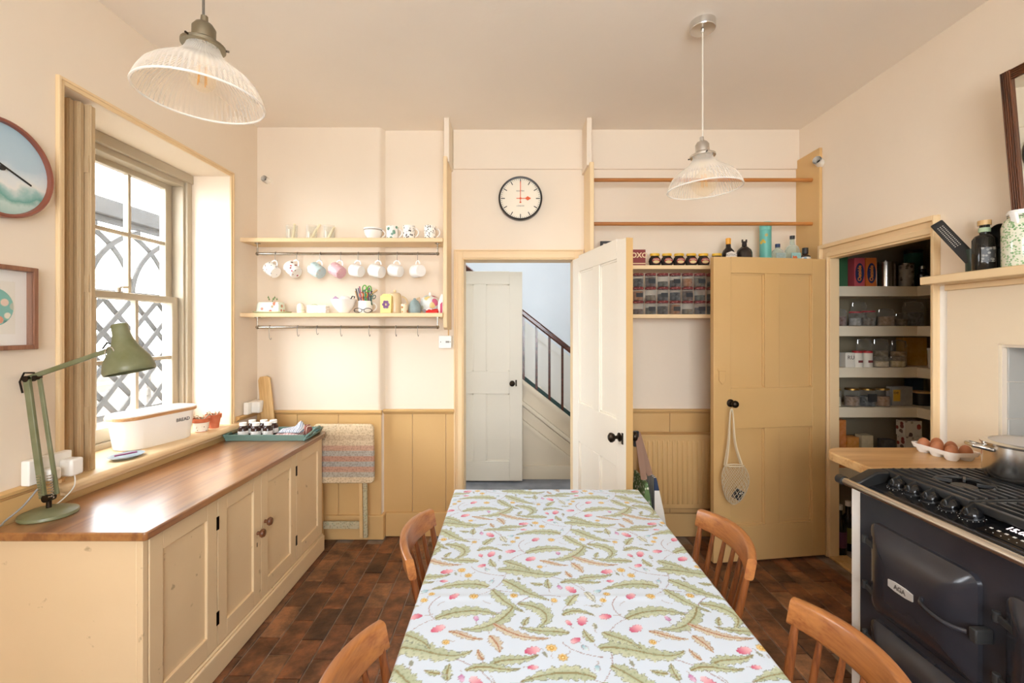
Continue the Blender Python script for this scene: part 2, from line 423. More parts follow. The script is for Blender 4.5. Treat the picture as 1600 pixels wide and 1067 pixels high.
m = MB(); m.box(XL+.02, -.868, 3.118, 3.14, 0, .165); m.box(-.868, -.39, 3.168, 3.19, 0, .165); m.box(-.89, -.8685, 3.14, 3.19, 0, .1645)
structure('baseboard_back', m, OCHRE, 'ochre baseboard under the dado boards', 'baseboard', .004)
structure('baseboard_alcove', MB().box(.56, XR, 3.165, 3.19, 0, .16), OCHRE, 'ochre baseboard under the radiator', 'baseboard', .004)
trim('trim_4', MB().box(-.40, XR, YB-.014, YB+.01, 2.565, ZC+.01), CREAM, 'plastered frieze beam above the hall doorway and alcove', .005)
# shelf-end boards and ceiling stubs either side of the doorway
m = MB(); m.prism([(-.0, 1.50), (.012, 1.455), (.04, 1.44), (.23, 1.44), (.23, 2.555), (0, 2.575)], -.437, -.412, 'YZ')
for i, p in enumerate(m.v): m.v[i] = p+Vector((0, 2.97, 0))
trim('trim_5', m, BUFF, 'upright buff end board of the mug shelves beside the clock')
trim('trim_6', MB().box(-.437, -.402, 3.0, 3.2, 2.55, ZC), CREAM, 'plaster stub at the ceiling above the mug shelf end board')
trim('trim_7', MB().box(.520, .547, 2.965, 3.2, 0, 2.535), BUFF, 'upright buff end board of the alcove by the hall door')
trim('trim_8', MB().box(.505, .540, 3.0, 3.2, 2.525, ZC), CREAM, 'plaster stub at the ceiling above the alcove end board')
trim('trim_9', MB().box(.547, .567, 3.10, 3.2, 0, 2.5), BUFF, 'narrow buff batten inside the alcove')
trim('trim_10', MB().box(XR-.02, XR, 2.958, 3.2, 0, 2.625), OCHRE, 'ochre end panel of the alcove on the pantry wall')
# hall doorway lining and architrave
def architrave_steps(mb, x0, x1, z1, y, wd):
    for k, (a, b, d) in enumerate(((0, wd, .012), (0, wd*.55, .020), (wd*.8, wd, .024))):
        a += .0008*k; b -= .0008*k
        mb.box(x0-b, x0-a, y-d, y, 0, z1+b); mb.box(x1+a, x1+b, y-d, y, 0, z1+b); mb.box(x0-a, x1+a, y-d, y, z1+a, z1+b)
m = MB(); architrave_steps(m, DX0, DX1, DZ, YB, .062); m.box(DX0-.005, DX0+.008, YB-.01, YB+.155, 0, DZ); m.box(DX1-.008, DX1+.005, YB-.01, YB+.155, 0, DZ); m.box(DX0+.008, DX1-.008, YB-.01, YB+.155, DZ-.008, DZ+.005)
trim('trim_11', m, BUFF, 'buff architrave around the hall doorway', .002)
MB().box(DX0-.006, DX0+.001, YB+.006, YB+.03, .80, .88).build('latch_keep', DARKM, bpy.data.objects['trim_11'])
# pantry architrave (on the right wall)
m = MB(); X = XR
for a, b, d in ((0, .085, .012), (.001, .03, .022), (.06, .083, .034)):
    m.box(X-d, X, PY1+a*.85, PY1+b*.85, 0, PZ+b); m.box(X-d, X, PY0-b*.35, PY0-a*.35, 0, PZ+b); m.box(X-d, X, PY0-a*.35, PY1+a*.85, PZ+a, PZ+b)
m.box(X-.010, XP+.004, PY1-.012, PY1+.005, 0, PZ); m.box(X-.010, XP+.004, PY0-.005, PY0+.010, 0, PZ); m.box(X-.010, XP+.004, PY0+.010, PY1-.012, PZ-.01, PZ+.005)
trim('trim_12', m, BUFF, 'moulded buff architrave around the pantry doorway', .002)
# mantel wall face
trim('trim_13', MB().box(XR-.004, XR, 2.10, 2.145, 0, 1.645), WHITE, 'white painted strip between pantry doorway and chimney face', 0)
m = MB(); m.box(XR-.014, XR, RY1+.012, 2.098, 0, 1.645); m.box(XR-.014, XR, RY1+.002, RY1+.012, 0, RZ+.012); m.box(XR-.014, XR, YR+.3, RY1+.012, RZ+.012, 1.645); m.box(XR-.014, XR, YR+.3, RY0-.012, 0, RZ+.012)
trim('trim_14', m, paint('pale_buff_paint', 'ecdcc0', .5, .04, .04, 2), 'buff painted chimney face around the hearth recess', 0)
# hearth recess: box behind the opening, tiled far cheek
m = MB(); m.box(XT+.42, XT+.5, RY0-.1, RY1+.02, 0, 1.7); m.box(XT, XT+.42, RY0-.1, RY0, 0, 1.7); m.box(XT, XT+.42, RY0, RY1, RZ+.2, RZ+.28); m.box(XT, XT+.5, RY1+.02, RY1+.1, 0, 1.7)
structure('wall_hearth', m, paint('hearth_grey', 'b5aea2', .6, .1), 'grey lining of the hearth recess', 'wall')
tl = thing('wall_hearth_tiles', 'grey glazed tiles on the cheek of the hearth recess', 'tiles', (XR+.02, RY1, 0), kind='structure')
TILE = paint('grey_glazed_tile', 'b9b7b0', .12, .06)
for i in range(4):
    for j in range(9):
        MB((XR+.02, RY1, 0)).box(XR+.02+i*.152, XR+.17+i*.152, RY1-.006, RY1+.015, .012+j*.152, .162+j*.152).build('tile', TILE, tl, .002, 1)
# ------------------------------------------------------------------ pantry beyond the right wall
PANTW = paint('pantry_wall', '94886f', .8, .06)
PSHELF = paint('pantry_shelf_paint', 'e3d8c0', .5, .04)
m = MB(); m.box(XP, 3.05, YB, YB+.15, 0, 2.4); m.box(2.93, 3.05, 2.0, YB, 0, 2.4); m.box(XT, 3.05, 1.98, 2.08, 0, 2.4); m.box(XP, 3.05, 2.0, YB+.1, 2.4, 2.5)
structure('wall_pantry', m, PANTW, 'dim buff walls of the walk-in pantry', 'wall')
PSZ = [1.723, 1.464, 1.196, .937, .54]
for z, nm_ in zip(PSZ, ('top', 'second', 'third', 'fourth', 'lowest')):
    m = MB((XP, 2.95, z-.066)); m.prism([(XP+.002, YB), (XP+.002, 2.95), (2.64, 2.95), (2.64, 2.09), (2.93, 2.09), (2.93, YB)], z-.066, z, 'XY')
    o = m.build('pantry_shelf', PSHELF, None, .003); o.location = (XP, 2.95, z-.066); tag(o, nm_+' of the buff shelves fitted round the pantry walls', 'shelf', 'shelves in the pantry')
# ------------------------------------------------------------------ left window
sill = structure('trim_15', MB().box(-2.03, -1.695, WY0-.045, 2.92, WZ0-.034, WZ0), BUFF, 'buff window sill board with rounded nose', 'sill', .012)
trim('trim_16', MB().box(XL-.0, XL+.03, WY0-.02, 2.9, .80, WZ0-.034), BUFF, 'buff moulding under the window sill')
m = MB()
for a, b, d in ((0, .028, .010), (.016, .027, .016)):
    m.box(XL, XL+d, WY0-b, WY0-a, WZ0, WZ1+b); m.box(XL, XL+d, WY1+a, WY1+b, WZ0, WZ1+b); m.box(XL, XL+d, WY0-a, WY1+a, WZ1+a, WZ1+b)
trim('trim_17', m, BUFF, 'narrow buff bead around the window recess', .002)
win = thing('window_1', 'grey painted sash window with small panes in a deep recess', 'window', (-2.06, 2.31, WZ0), kind='structure')
WO = (-2.06, 2.31, WZ0)
m = MB(WO); m.box(-2.13, -2.0, WY0, 1.92, WZ0, WZ1); m.box(-2.13, -2.0, 2.785, WY1, WZ0, WZ1); m.box(-2.13, -2.0, 1.92, 2.785, 2.315, WZ1); m.box(-2.13, -2.01, 1.92, 2.785, WZ0, WZ0+.03)
m.box(-2.005, -1.985, 2.80, WY1, WZ0, WZ1); m.box(-2.0, -1.975, WY0, WY1, 2.345, WZ1)
m.build('sash_box', SASHM, win, .003)
ys0, ys1 = 1.925, 2.78
def sash(name, x, z0, z1, top, bot):
    s = MB(WO); st = .05
    s.box(x-.02, x+.02, ys0, ys0+st, z0, z1); s.box(x-.02, x+.02, ys1-st, ys1, z0, z1)
    s.box(x-.02, x+.02, ys0+st, ys1-st, z1-top, z1); s.box(x-.02, x+.02, ys0+st, ys1-st, z0, z0+bot)
    so = s.build(name, SASHM, win, .004)
    n = 3; a, b = ys0+st, ys1-st; pw = (b-a)/n; zm = (z0+bot+z1-top)/2
    for i in range(n):
        for z_a, z_b in ((z0+bot, zm), (zm, z1-top)):
            MB(WO).box(x-.002, x+.002, a+i*pw+.008, a+(i+1)*pw-.008, z_a+.008, z_b-.008).build('pane', PANE, so)
    for i in (1, 2):
        MB(WO).box(x-.015, x+.015, a+i*pw-.010, a+i*pw+.010, z0+bot, z1-top).build('glazing_bar', SASHM, so, .003)
    MB(WO).box(x-.014, x+.014, a, b, zm-.010, zm+.010).build('glazing_bar', SASHM, so, .003)
    return so
sash('upper_sash', -2.085, 1.60, 2.33, .045, .03)
sash('lower_sash', -2.045, .88, 1.637, .035, .07)
m = MB(WO); m.cyl((-2.03, 2.36, 1.637), (-2.03, 2.36, 1.66), .012); m.bar((-2.03, 2.36, 1.662), (-2.03, 2.43, 1.668), .016, .01)
m.build('sash_fastener', NICKEL, win)
sh = thing('window_shutter', 'folded buff shutter leaves standing at one side of the window', 'shutter', (-1.80, 1.86, WZ0))
o = (-1.80, 1.86, WZ0); zt = WZ1-.012
MB(o).box(-1.835, -1.82, 1.785, 1.87, WZ0, zt).build('leaf', SHUT, sh, .002)
for a, b, xo, d in ((1.845, 1.872, -1.795, .03), (1.874, 1.902, -1.780, .045), (1.906, 1.938, -1.765, .06)):
    m = MB(o); m.box(xo-d, xo, a, b, WZ0, zt); m.box(xo-d, xo+.006, a+.004, a+.010, WZ0, zt)
    m.build('leaf', SHUT, sh, .003)
for z in (1.05, 1.6, 2.1):
    MB(o).box(-1.79, -1.763, 1.9015, 1.9065, z, z+.07).build('hinge', SHUT, sh)
# ------------------------------------------------------------------ outside the window: porch trellis, beam, ground, wall
GARD = paint('garden_paving', '5a554c', .9, .12, .1, 3)
structure('ground', MB().box(-14, XO, -6, 14, -.25, -.10), GARD, 'pale paved ground outside the window', 'ground')
TREL = paint('trellis_paint', '2e2b26', .7, .06)
TX = -3.05
tr = thing('porch_trellis', 'grey painted porch trellis with diamond laths and pointed arches outside the window', 'trellis', (TX, 3.8, -.1))
TO = (TX, 3.8, -.1)
y0t, y1t, zb, zl, za = 2.5, 5.1, .78, 1.72, 2.27
for yp in (2.5, 3.28, 4.10, 4.9):
    MB(TO).box(TX-.03, TX+.03, yp-.035, yp+.035, -.1, 2.4).build('post', TREL, tr)
for z in (zb, zl, za):
    MB(TO).box(TX-.02, TX+.02, y0t, y1t, z-.022, z+.022).build('rail', TREL, tr)
pitch = .26
for sgn in (1, -1):
    k = -8
    while k < 22:
        c = y0t+k*pitch; k += 1
        seg = []
        for t in (0, 1):
            pass
        ya = c; yb = c+sgn*(zl-zb)
        pa = [ya, zb]; pb = [yb, zl]
        lo, hi = y0t, y1t
        def clip(p, q):
            if p[0] < lo: p = [lo, p[1]+(q[1]-p[1])*(lo-p[0])/(q[0]-p[0])]
            if p[0] > hi: p = [hi, p[1]+(q[1]-p[1])*(hi-p[0])/(q[0]-p[0])]
            return p
        if max(ya, yb) <= lo+.05 or min(ya, yb) >= hi-.05: continue
        qa, qb = clip(pa, pb), clip(pb, pa)
        x = TX+.008*sgn
        MB(TO).bar((x, qa[0], qa[1]), (x, qb[0], qb[1]), .012, .04, (0, 1, 0) if False else (0, -sgn, 1)).build('lath', TREL, tr)
for c in np.arange(y0t-.39, y1t+.4, .39):
    for sgn in (1, -1):
        pts = []
        for i in range(13):
            a = i/12*1.15
            y = c+sgn*(.78-.78*math.cos(a)); z = zl+.78*math.sin(a)*.72
            if y0t < y < y1t and z < za+.01: pts.append((TX+.006*sgn, y, z))
        if len(pts) < 3: continue
        m = MB(TO)
        for p, q in zip(pts[:-1], pts[1:]): m.bar(p, q, .014, .038, (0, -(q[2]-p[2]), q[1]-p[1]))
        m.build('arch_rib', TREL, tr)
MB(TO).box(TX-.06, TX+.06, y0t-.1, y1t+.1, 2.29, 2.42).build('beam', TREL, tr, .01)
m = MB()
for i in range(3): m.box(-4.9, -4.8+.0, 2.5, 8.0, .05+i*.16, .14+i*.16)
structure('wall_garden', MB().box(-7.2, -7.0, -2, 14, -.1, .9), paint('garden_wall_stone', '6a6256', .9, .15), 'low pale garden wall beyond the trellis', 'wall')
be = thing('garden_bench', 'pale slatted bench beyond the porch trellis', 'bench', (-4.6, 5.4, -.1))
BEW = paint('weathered_bench', '5c554a', .8, .1)
for i in range(4): MB().box(-.25+i*.11, -.16+i*.11, -.9, .9, .53, .56).build('slat', BEW, be)
for i in range(3): MB().box(-.33, -.30, -.9, .9, .65+i*.13, .74+i*.13).build('back_slat', BEW, be)
for x in (-.3, .1):
    for y in (-.8, .8): MB().box(x-.03, x+.03, y-.03, y+.03, 0, .95 if x < 0 else .53).build('leg', BEW, be)
# ------------------------------------------------------------------ hall beyond the doorway
HY0, HY1, HZ = YB+.15, 5.55, 3.6
SLATE = paint('slate_floor', '6c6f78', .45, .2, .05, 6)
structure('floor_hall', MB().box(-2.4, 2.2, HY0-.15, HY1+.1, -.12, 0.0), SLATE, 'blue-grey stone floor of the hall', 'floor')
m = MB(); m.box(-2.4, 2.3, HY1, HY1+.1, 0, HZ); m.box(2.2, 2.3, HY0, HY1, 0, HZ)
m.box(-2.4, -2.3, HY0, 3.85, 0, HZ); m.box(-2.4, -2.3, 4.85, HY1, 0, HZ); m.box(-2.4, -2.3, 3.85, 4.85, 0, .65); m.box(-2.4, -2.3, 3.85, 4.85, 2.45, HZ)
m.box(-2.4, 2.3, HY0, 4.0, HZ, HZ+.1); m.box(-2.4, 2.3, 4.7, HY1+.1, HZ, HZ+.1); m.box(-2.4, -.4, 4.0, 4.7, HZ, HZ+.1); m.box(.6, 2.3, 4.0, 4.7, HZ, HZ+.1); m.box(-2.4, 2.3, HY0-.03, HY0, ZC, HZ); m.box(-2.4, XO, HY0-.03, HY0, 0, ZC); m.box(XT, 2.3, HY0-.03, HY0, 2.5, ZC)
structure('wall_hall', m, HALLW, 'cool white walls of the stair hall', 'wall')
sk = thing('window_added_4', 'unseen skylight added above the stair hall to brighten it', 'window', (.1, 4.35, HZ), kind='structure')  # out-of-view skylight, added only to make the hall brighter
for i in range(2):
    a = -.5+i*.5
    m = MB(); m.box(a, a+.03, -.35, .35, .02, .06); m.box(a+.47, a+.5, -.35, .35, .02, .06)
    f_ = m.build('frame', WHITE, sk); MB().box(a+.03, a+.47, -.35, .35, .035, .04).build('pane', PANE, f_)
hw = thing('window_added_3', 'unseen tall window added to light the hall', 'window', (-2.35, 4.35, .65), kind='structure')  # out-of-view window, put in as a light source for the hall
for i in range(2):
    m = MB(); a = -.5+i*.5
    m.box(-.02, .02, a, a+.04, 0, 1.8); m.box(-.02, .02, a+.46, a+.5, 0, 1.8); m.box(-.02, .02, a+.04, a+.46, 0, .04); m.box(-.02, .02, a+.04, a+.46, 1.76, 1.8)
    s = m.build('casement', WHITE, hw); MB().box(-.002, .002, a+.04, a+.46, .04, 1.76).build('pane', PANE, s)
# stair: line of handrail and string in plane y = SY
SY = 4.40
st = thing('staircase', 'boarded staircase with dark handrail seen through the hall doorway', 'staircase', (0, SY, 0), kind='structure')
SO = (0, SY, 0)
A = at(816, 488, SY); B = at(897, 552, SY); slope = (B.z-A.z)/(B.x-A.x)
def hz(x): return A.z+(x-A.x)*slope
A2 = at(816, 592, SY); 
def sz(x): return A2.z+(x-A2.x)*slope
x0s, x1s = -1.0, 1.55
MB(SO).bar((x0s, SY, hz(x0s)), (x1s, SY, hz(x1s)), .055, .05).build('handrail', RAILW, st, .012)
for i in range(20):
    x = x0s+.1+i*.125+.03
    MB(SO).box(x-.011, x+.011, SY-.011, SY+.011, sz(x)-.02, hz(x)).build('baluster', RAILW, st)
STAIRP = paint('stair_paint', 'e4d8c2', .5, .04)
m = MB(SO); xf = A2.x+A2.z/(-slope)
m.prism([(x0s, 0), (x1s if sz(x1s) > 0 else xf, 0), (x1s, max(sz(x1s), 0)), (x0s, sz(x0s))] if sz(x1s) > 0 else [(x0s, 0), (xf, 0), (x0s, sz(x0s))], SY-.01, SY+.02, 'XZ')
m.build('spandrel', STAIRP, st)
for dz, th, pr in ((-.03, .05, .03), (-.22, .03, .05), (-.27, .02, .03), (-.40, .03, .035), (-.02, .025, .06)):
    MB(SO).bar((x0s, SY-.012-pr/2, sz(x0s)+dz), (x1s, SY-.012-pr/2, sz(x1s)+dz), pr, th).build('string_moulding', STAIRP, st)
MB(SO).bar((x0s, SY+.03, sz(x0s)+.02), (x1s, SY+.03, sz(x1s)+.02), .04, .035).build('carpet_edge', paint('dark_green_carpet', '2b4644', .9), st)
MB(SO).box(x0s, 2.0, SY-.03, SY-.011, 0, .13).build('skirting', STAIRP, st, .004)
for i in range(9):
    x = x0s+i*.27
    MB(SO).box(x, x+.28, SY+.02, 5.30, 0 if sz(x+.2) < .2 else sz(x+.2)-.2, sz(x+.2)-.06).build('step', STAIRP, st)
# wall wainscot behind the balusters
wa = thing('wall_wainscot', 'white panelled wainscot rising along the stair wall', 'panelling', (0, 5.33, 0), kind='structure')
YW = 5.33
def wz(x): return at(816, 498, YW).z+(x-at(816, 498, YW).x)*slope
m = MB((0, YW, 0)); m.prism([(-1.2, 0), (2.0, 0), (2.0, wz(2.0)), (-1.2, wz(-1.2))], YW, YW+.2, 'XZ'); m.build('backing', WHITE, wa)
for i in range(7):
    x = -1.0+i*.43; m = MB((0, YW, 0))
    x2 = x+.34
    for p, q in (((x, wz(x)-.08), (x2, wz(x2)-.08)), ((x2, wz(x2)-.08), (x2, wz(x2)-.85)), ((x2, wz(x2)-.85), (x, wz(x)-.85)), ((x, wz(x)-.85), (x, wz(x)-.08))):
        m.bar((p[0], YW-.006, p[1]), (q[0], YW-.006, q[1]), .012, .02, (0, 0, 1) if p[0] != q[0] else (1, 0, 0))
    m.build('panel_mould', WHITE, wa)
# ------------------------------------------------------------------ doors
def door(name, label, w, h, th, stiles, rails, mat, loc, rz, z0=.012):
    """hinge at local x=0, leaf along +x, centred thickness; rails: list of (z0,z1)"""
    root = thing(name, label, 'door', (loc[0], loc[1], 0), rz, kind='structure')
    l, mm, r = stiles; t = th/2
    m = MB(); m.box(0, l, -t, t, z0, h); m.box(w-r, w, -t, t, z0, h)
    xm = (l+w-r)/2
    for a, b in rails: m.box(l, w-r, -t, t, max(a, z0), b)
    for (a, b), (c, d) in zip(rails[:-1], rails[1:]): m.box(xm-mm/2, xm+mm/2, -t, t, b, c)
    m.build('frame', mat, root, .0025)
    for (a, b), (c, d) in zip(rails[:-1], rails[1:]):
        for xa, xb in ((l, xm-mm/2), (xm+mm/2, w-r)):
            p = MB().box(xa, xb, -t+.015, t-.015, b, c).build('panel', mat, root)
            k = MB()
            for s in (-1, 1):
                y = s*(t-.012); e = .010
                k.bar((xa, y, b+e/2), (xb, y, b+e/2), .007, e); k.bar((xa, y, c-e/2), (xb, y, c-e/2), .007, e)
                k.bar((xa+e/2, y, b), (xa+e/2, y, c), .007, e, (1, 0, 0)); k.bar((xb-e/2, y, b), (xb-e/2, y, c), .007, e, (1, 0, 0))
            k.build('panel_bead', mat, p)
    return root
def knob(parent, x, z, y, sgn, mat, r=.027, plate=True):
    m = MB(); M = Matrix.Translation((x, y, z)) @ Matrix.Rotation(PI/2 if sgn < 0 else -PI/2, 4, 'X'); m.M = M
    m.lathe([(.024, 0), (.024, .004), (.010, .008), (.009, .028), (r*.75, .034), (r, .046), (r*.95, .055), (r*.6, .063), (0, .065)], n=20)
    k = m.build('door_knob', mat, parent)
    if plate: MB().box(x+.030, x+.044, y-.004 if sgn < 0 else y, y if sgn < 0 else y+.004, z-.03, z+.03).build('keyhole_plate', mat, parent)
    return k
# kitchen door, hinged at the right of the hall doorway, standing open into the room
fx, fy = .629-.452, 2.378-3.18
d1 = door('door_1', 'open white four-panel door hinged on the hall doorway', .80, 1.925, .038, (.11, .10, .11), [(.0, .22), (.69, .95), (1.83, 1.94)], DOORW, (.455, 3.175), math.atan2(fy, fx))
knob(d1, .725, .86, -.019, -1, DARKM); knob(d1, .725, .86, .019, 1, DARKM, plate=False)
EDGE = OCHRE
MB().box(.8005, .803, -.019, .019, .012, 1.925).build('edge_strip', EDGE, d1)
d2 = door('door_2', 'white four-panel door standing open in the hall', .80, 1.985, .036, (.12, .12, .12), [(.0, .20), (.834, 1.046), (1.868, 1.99)], DOORW, (-.685, 4.31), 0)
knob(d2, .705, .935, -.018, -1, DARKM)
p_h = Vector((2.0, 2.905)); p_f = Vector((1.244, 2.80)); dd = p_f-p_h
d3 = door('door_3', 'open ochre four-panel pantry door with a net bag on its knob', .765, 1.888, .036, (.095, .10, .115), [(.0, .23), (.83, 1.08), (1.79, 1.89)], OCHRE, tuple(p_h), math.atan2(dd.y, dd.x))
# local +x runs from hinge towards the free edge (pointing -X), so the room side is local +y
knob(d3, .655, .99, .018, 1, DARKM, .022, plate=False)
m = MB(); m.prism([(.69, 1.19), (.735, 1.19), (.735, 1.13), (.712, 1.105), (.69, 1.13)], .018, .028, 'XZ'); m.build('latch_cover', OCHRE, d3, .003)
m = MB(); m.box(.66, .74, .018, .023, 1.188, 1.20); m.build('latch_bar', OCHRE, d3)
# ------------------------------------------------------------------ cupboard under the window and its worktop
CX, CY0, CY1, CZ = -1.225, 1.52, 2.966, .748
cup = thing('base_cupboard', 'long cream painted cupboard with four panelled doors under the window', 'cupboard', (-1.48, 2.24, 0))
CO = (-1.48, 2.24, 0)
m = MB(CO); m.box(XL+.03, CX-.022, CY0, CY1, 0, CZ); m.build('carcass', CUPB, cup, .003)
MB(CO).box(CX-.0225, CX-.002, CY0, CY0+.022, .09, CZ).build('corner_post', CUPB, cup, .002)
m = MB(CO); m.box(CX-.022, CX+.012, CY0-.004, CY1+.012, 0, .10); m.box(CX-.022, CX+.004, CY0-.004, CY1+.008, .10, .112)
m.build('plinth', CUPB, cup, .006)
bounds = [CY0+.024, 1.906, 2.239, 2.608, CY1]
for i in range(4):
    a, b = bounds[i]+.002, bounds[i+1]-.002; z0, z1 = .116, CZ-.004; s = .062
    m = MB(CO); m.box(CX-.022, CX, a, a+s, z0, z1); m.box(CX-.022, CX, b-s, b, z0, z1); m.box(CX-.022, CX, a+s, b-s, z0, z0+.075); m.box(CX-.022, CX, a+s, b-s, z1-.075, z1)
    d = m.build('door', CUPB, cup, .002)
    MB(CO).box(CX-.020, CX-.011, a+s, b-s, z0+.075, z1-.075).build('panel', CUPB, d)
    hy = {0: b, 1: a, 2: b, 3: a}[i]
    for z in (z0+.09, z1-.14):
        MB(CO).box(CX-.001, CX+.0022, hy-.006, hy+.006, z, z+.055).build('hinge', DARKM, d)
    if i in (1, 2):
        ky = b-.03 if i == 1 else a+.032; kz = .455 if i == 1 else .485
        m = MB(CO); m.M = Matrix.Translation((CX, ky, kz)) @ Matrix.Rotation(PI/2, 4, 'Y')
        m.lathe([(.009, 0), (.008, .012), (.018, .018), (.021, .026), (.017, .034), (0, .037)], n=18)
        m.build('knob', wood('knob_wood', '5a351f', '7d4d2e', .3), d)
    if i == 1: MB(CO).box(CX-.001, CX+.001, b-.036, b-.031, .39, .41).build('keyhole', DARKM, d)
WT = .777
wt = MB((-1.47, 2.22, CZ)); poly = [(XL+.032, 1.49), (-1.20, 1.49), (-1.193, 1.497), (-1.193, 2.93), (-1.215, 2.985), (XL+.032, 2.985)]
wt.prism(poly, CZ, WT, 'XY'); o = wt.build('worktop', WTOP, None, .011, 4); o.location = (-1.47, 2.22, CZ)
tag(o, 'polished brown wood worktop on the cream cupboard below the window', 'worktop')
# ------------------------------------------------------------------ dining table and printed cloth
TZ, TX0, TX1, TY0, TY1 = .75, -.232, .548, .40, 1.968
tb = thing('dining_table', 'wooden kitchen table under the leaf print cloth', 'table', (.158, 1.18, 0))
TBO = (.158, 1.18, 0)
MB(TBO).box(TX0+.006, TX1-.006, TY0+.006, TY1-.006, TZ-.032, TZ-.0045).build('tabletop', BLOCKW, tb, .004)
for x in (TX0+.06, TX1-.06):
    for y in (TY0+.06, TY1-.06): MB(TBO).box(x-.03, x+.03, y-.03, y+.03, 0, TZ-.032).build('leg', CHAIRW, tb, .004)
m = MB(TBO)
for x in (TX0+.06, TX1-.06): m.box(x-.011, x+.011, TY0+.09, TY1-.09, TZ-.13, TZ-.032)
for y in (TY0+.06, TY1-.06): m.box(TX0+.09, TX1-.09, y-.011, y+.011, TZ-.13, TZ-.032)
m.build('apron', CHAIRW, tb)
# -- the print: raster of leaves, stems and flowers in one half-drop repeat, stored as vertex colours of the cloth
AX, AY, RES = .459, .64, .00125
nx, ny = int(AX/RES), int(AY/RES)
img = np.ones((ny, nx, 3))*np.array(srgb('d2e1f2'))
gx, gy = np.meshgrid((np.arange(nx)+.5)*RES, (np.arange(ny)+.5)*RES)
def wrap_sets(cx, cy, R):
    for ox in (-AX, -AX/2, 0, AX/2, AX):
        for oy in (-AY, -AY/2, 0, AY/2, AY):
            if (abs(ox) == AX/2) != (abs(oy) == AY/2): continue
            x, y = cx+ox, cy+oy
            if -R < x < AX+R and -R < y < AY+R: yield ox, oy
def region(cx, cy, R):
    i0, i1 = max(0, int((cx-R)/RES)), min(nx, int((cx+R)/RES)+1); j0, j1 = max(0, int((cy-R)/RES)), min(ny, int((cy+R)/RES)+1)
    return (slice(j0, j1), slice(i0, i1)) if i1 > i0 and j1 > j0 else None
def blend(sl, mask, col): img[sl] = img[sl]*(1-mask[..., None])+np.array(col)*mask[..., None]
def spine_of(p, n=40):
    p = [np.array(q, float) for q in p]; t = np.linspace(0, 1, n)[:, None]
    if len(p) == 3: return (1-t)**2*p[0]+2*t*(1-t)*p[1]+t*t*p[2]
    return (1-t)**3*p[0]+3*t*(1-t)**2*p[1]+3*t*t*(1-t)*p[2]+t**3*p[3]
def nearest(sp, X, Y):
    d2 = (X[..., None]-sp[:, 0])**2+(Y[..., None]-sp[:, 1])**2
    k = d2.argmin(-1); tg = np.gradient(sp, axis=0); tg /= np.linalg.norm(tg, axis=1)[:, None]+1e-9
    dx = X-sp[k, 0]; dy = Y-sp[k, 1]
    sd = tg[k, 0]*dy-tg[k, 1]*dx; al = tg[k, 0]*dx+tg[k, 1]*dy
    return k/(len(sp)-1), sd, np.sqrt(d2.min(-1)), al
def leaf(p, W, fill='b7c2a4', dark='8c9a76', vein='8d7c50', lobes=7, edge='6f7a70'):
    sp = spine_of(p); c = sp.mean(0); R = np.abs(sp-c).max()+W+.01
    for ox, oy in wrap_sets(c[0], c[1], R):
        sl = region(c[0]+ox, c[1]+oy, R)
        if sl is None: continue
        t, sd, dist, al = nearest(sp+np.array([ox, oy]), gx[sl], gy[sl])
        prof = np.sin(PI*np.clip(t, 0, 1)**.75)**.8*(1-.25*t)
        saw = np.abs(((t*lobes+np.abs(sd)/W*.35) % 1)-.35)/.65
        fine = .06*np.sin(t*lobes*6*PI)
        wv = W*prof*(1-.42*saw*(prof > .15)+fine)
        ins = (dist < wv)
        a = np.abs(sd)/np.maximum(wv, 1e-5)
        side = np.where(sd > 0, .45, .0)
        rib = (((t*lobes*1.5-np.abs(sd)/W*.9) % 1) < .16)*.5
        f = np.array(srgb(fill)); dk = np.array(srgb(dark)); pale = np.array(srgb('d3d9c3'))
        col = pale+(f-pale)*np.clip(1.15-a*.75+side*.5, 0, 1)[..., None]
        k = np.clip(rib+side*.35+(a < .22)*.35, 0, .85)[..., None]
        col = col*(1-k)+dk*k
        mk = ins.astype(float)*.95
        img[sl] = img[sl]*(1-mk[..., None])+col*mk[..., None]
        blend(sl, ((dist > wv-.0016) & (dist < wv+.0004) & (wv > .002)).astype(float)*.75, srgb(edge))
        blend(sl, ((np.abs(sd) < .0022*(1-t*.5)) & ins).astype(float)*.9, srgb(vein))
def stem(p, wd=.0016, col='9a7f86'):
    sp = spine_of(p, 60); c = sp.mean(0); R = np.abs(sp-c).max()+.01
    for ox, oy in wrap_sets(c[0], c[1], R):
        sl = region(c[0]+ox, c[1]+oy, R)
        if sl is None: continue
        t, sd, dist, al = nearest(sp+np.array([ox, oy]), gx[sl], gy[sl])
        blend(sl, (dist < wd).astype(float)*.85, srgb(col))
def disc(x, y, r, col, inner=None, petals=0, ring='9b9480'):
    for ox, oy in wrap_sets(x, y, r+.006):
        sl = region(x+ox, y+oy, r+.006)
        if sl is None: continue
        dx, dy = gx[sl]-x-ox, gy[sl]-y-oy; d = np.hypot(dx, dy); a = np.arctan2(dy, dx)
        rr = r*(1+(.10*np.cos(petals*a) if petals else 0))
        blend(sl, (d < rr).astype(float)*.9, srgb(col)); blend(sl, ((d > rr-.0013) & (d < rr+.0003)).astype(float)*.7, srgb(ring))
        if inner: blend(sl, (d < r*.5).astype(float), srgb(inner)); blend(sl, (d < r*.2).astype(float), srgb('f0e2b0'))
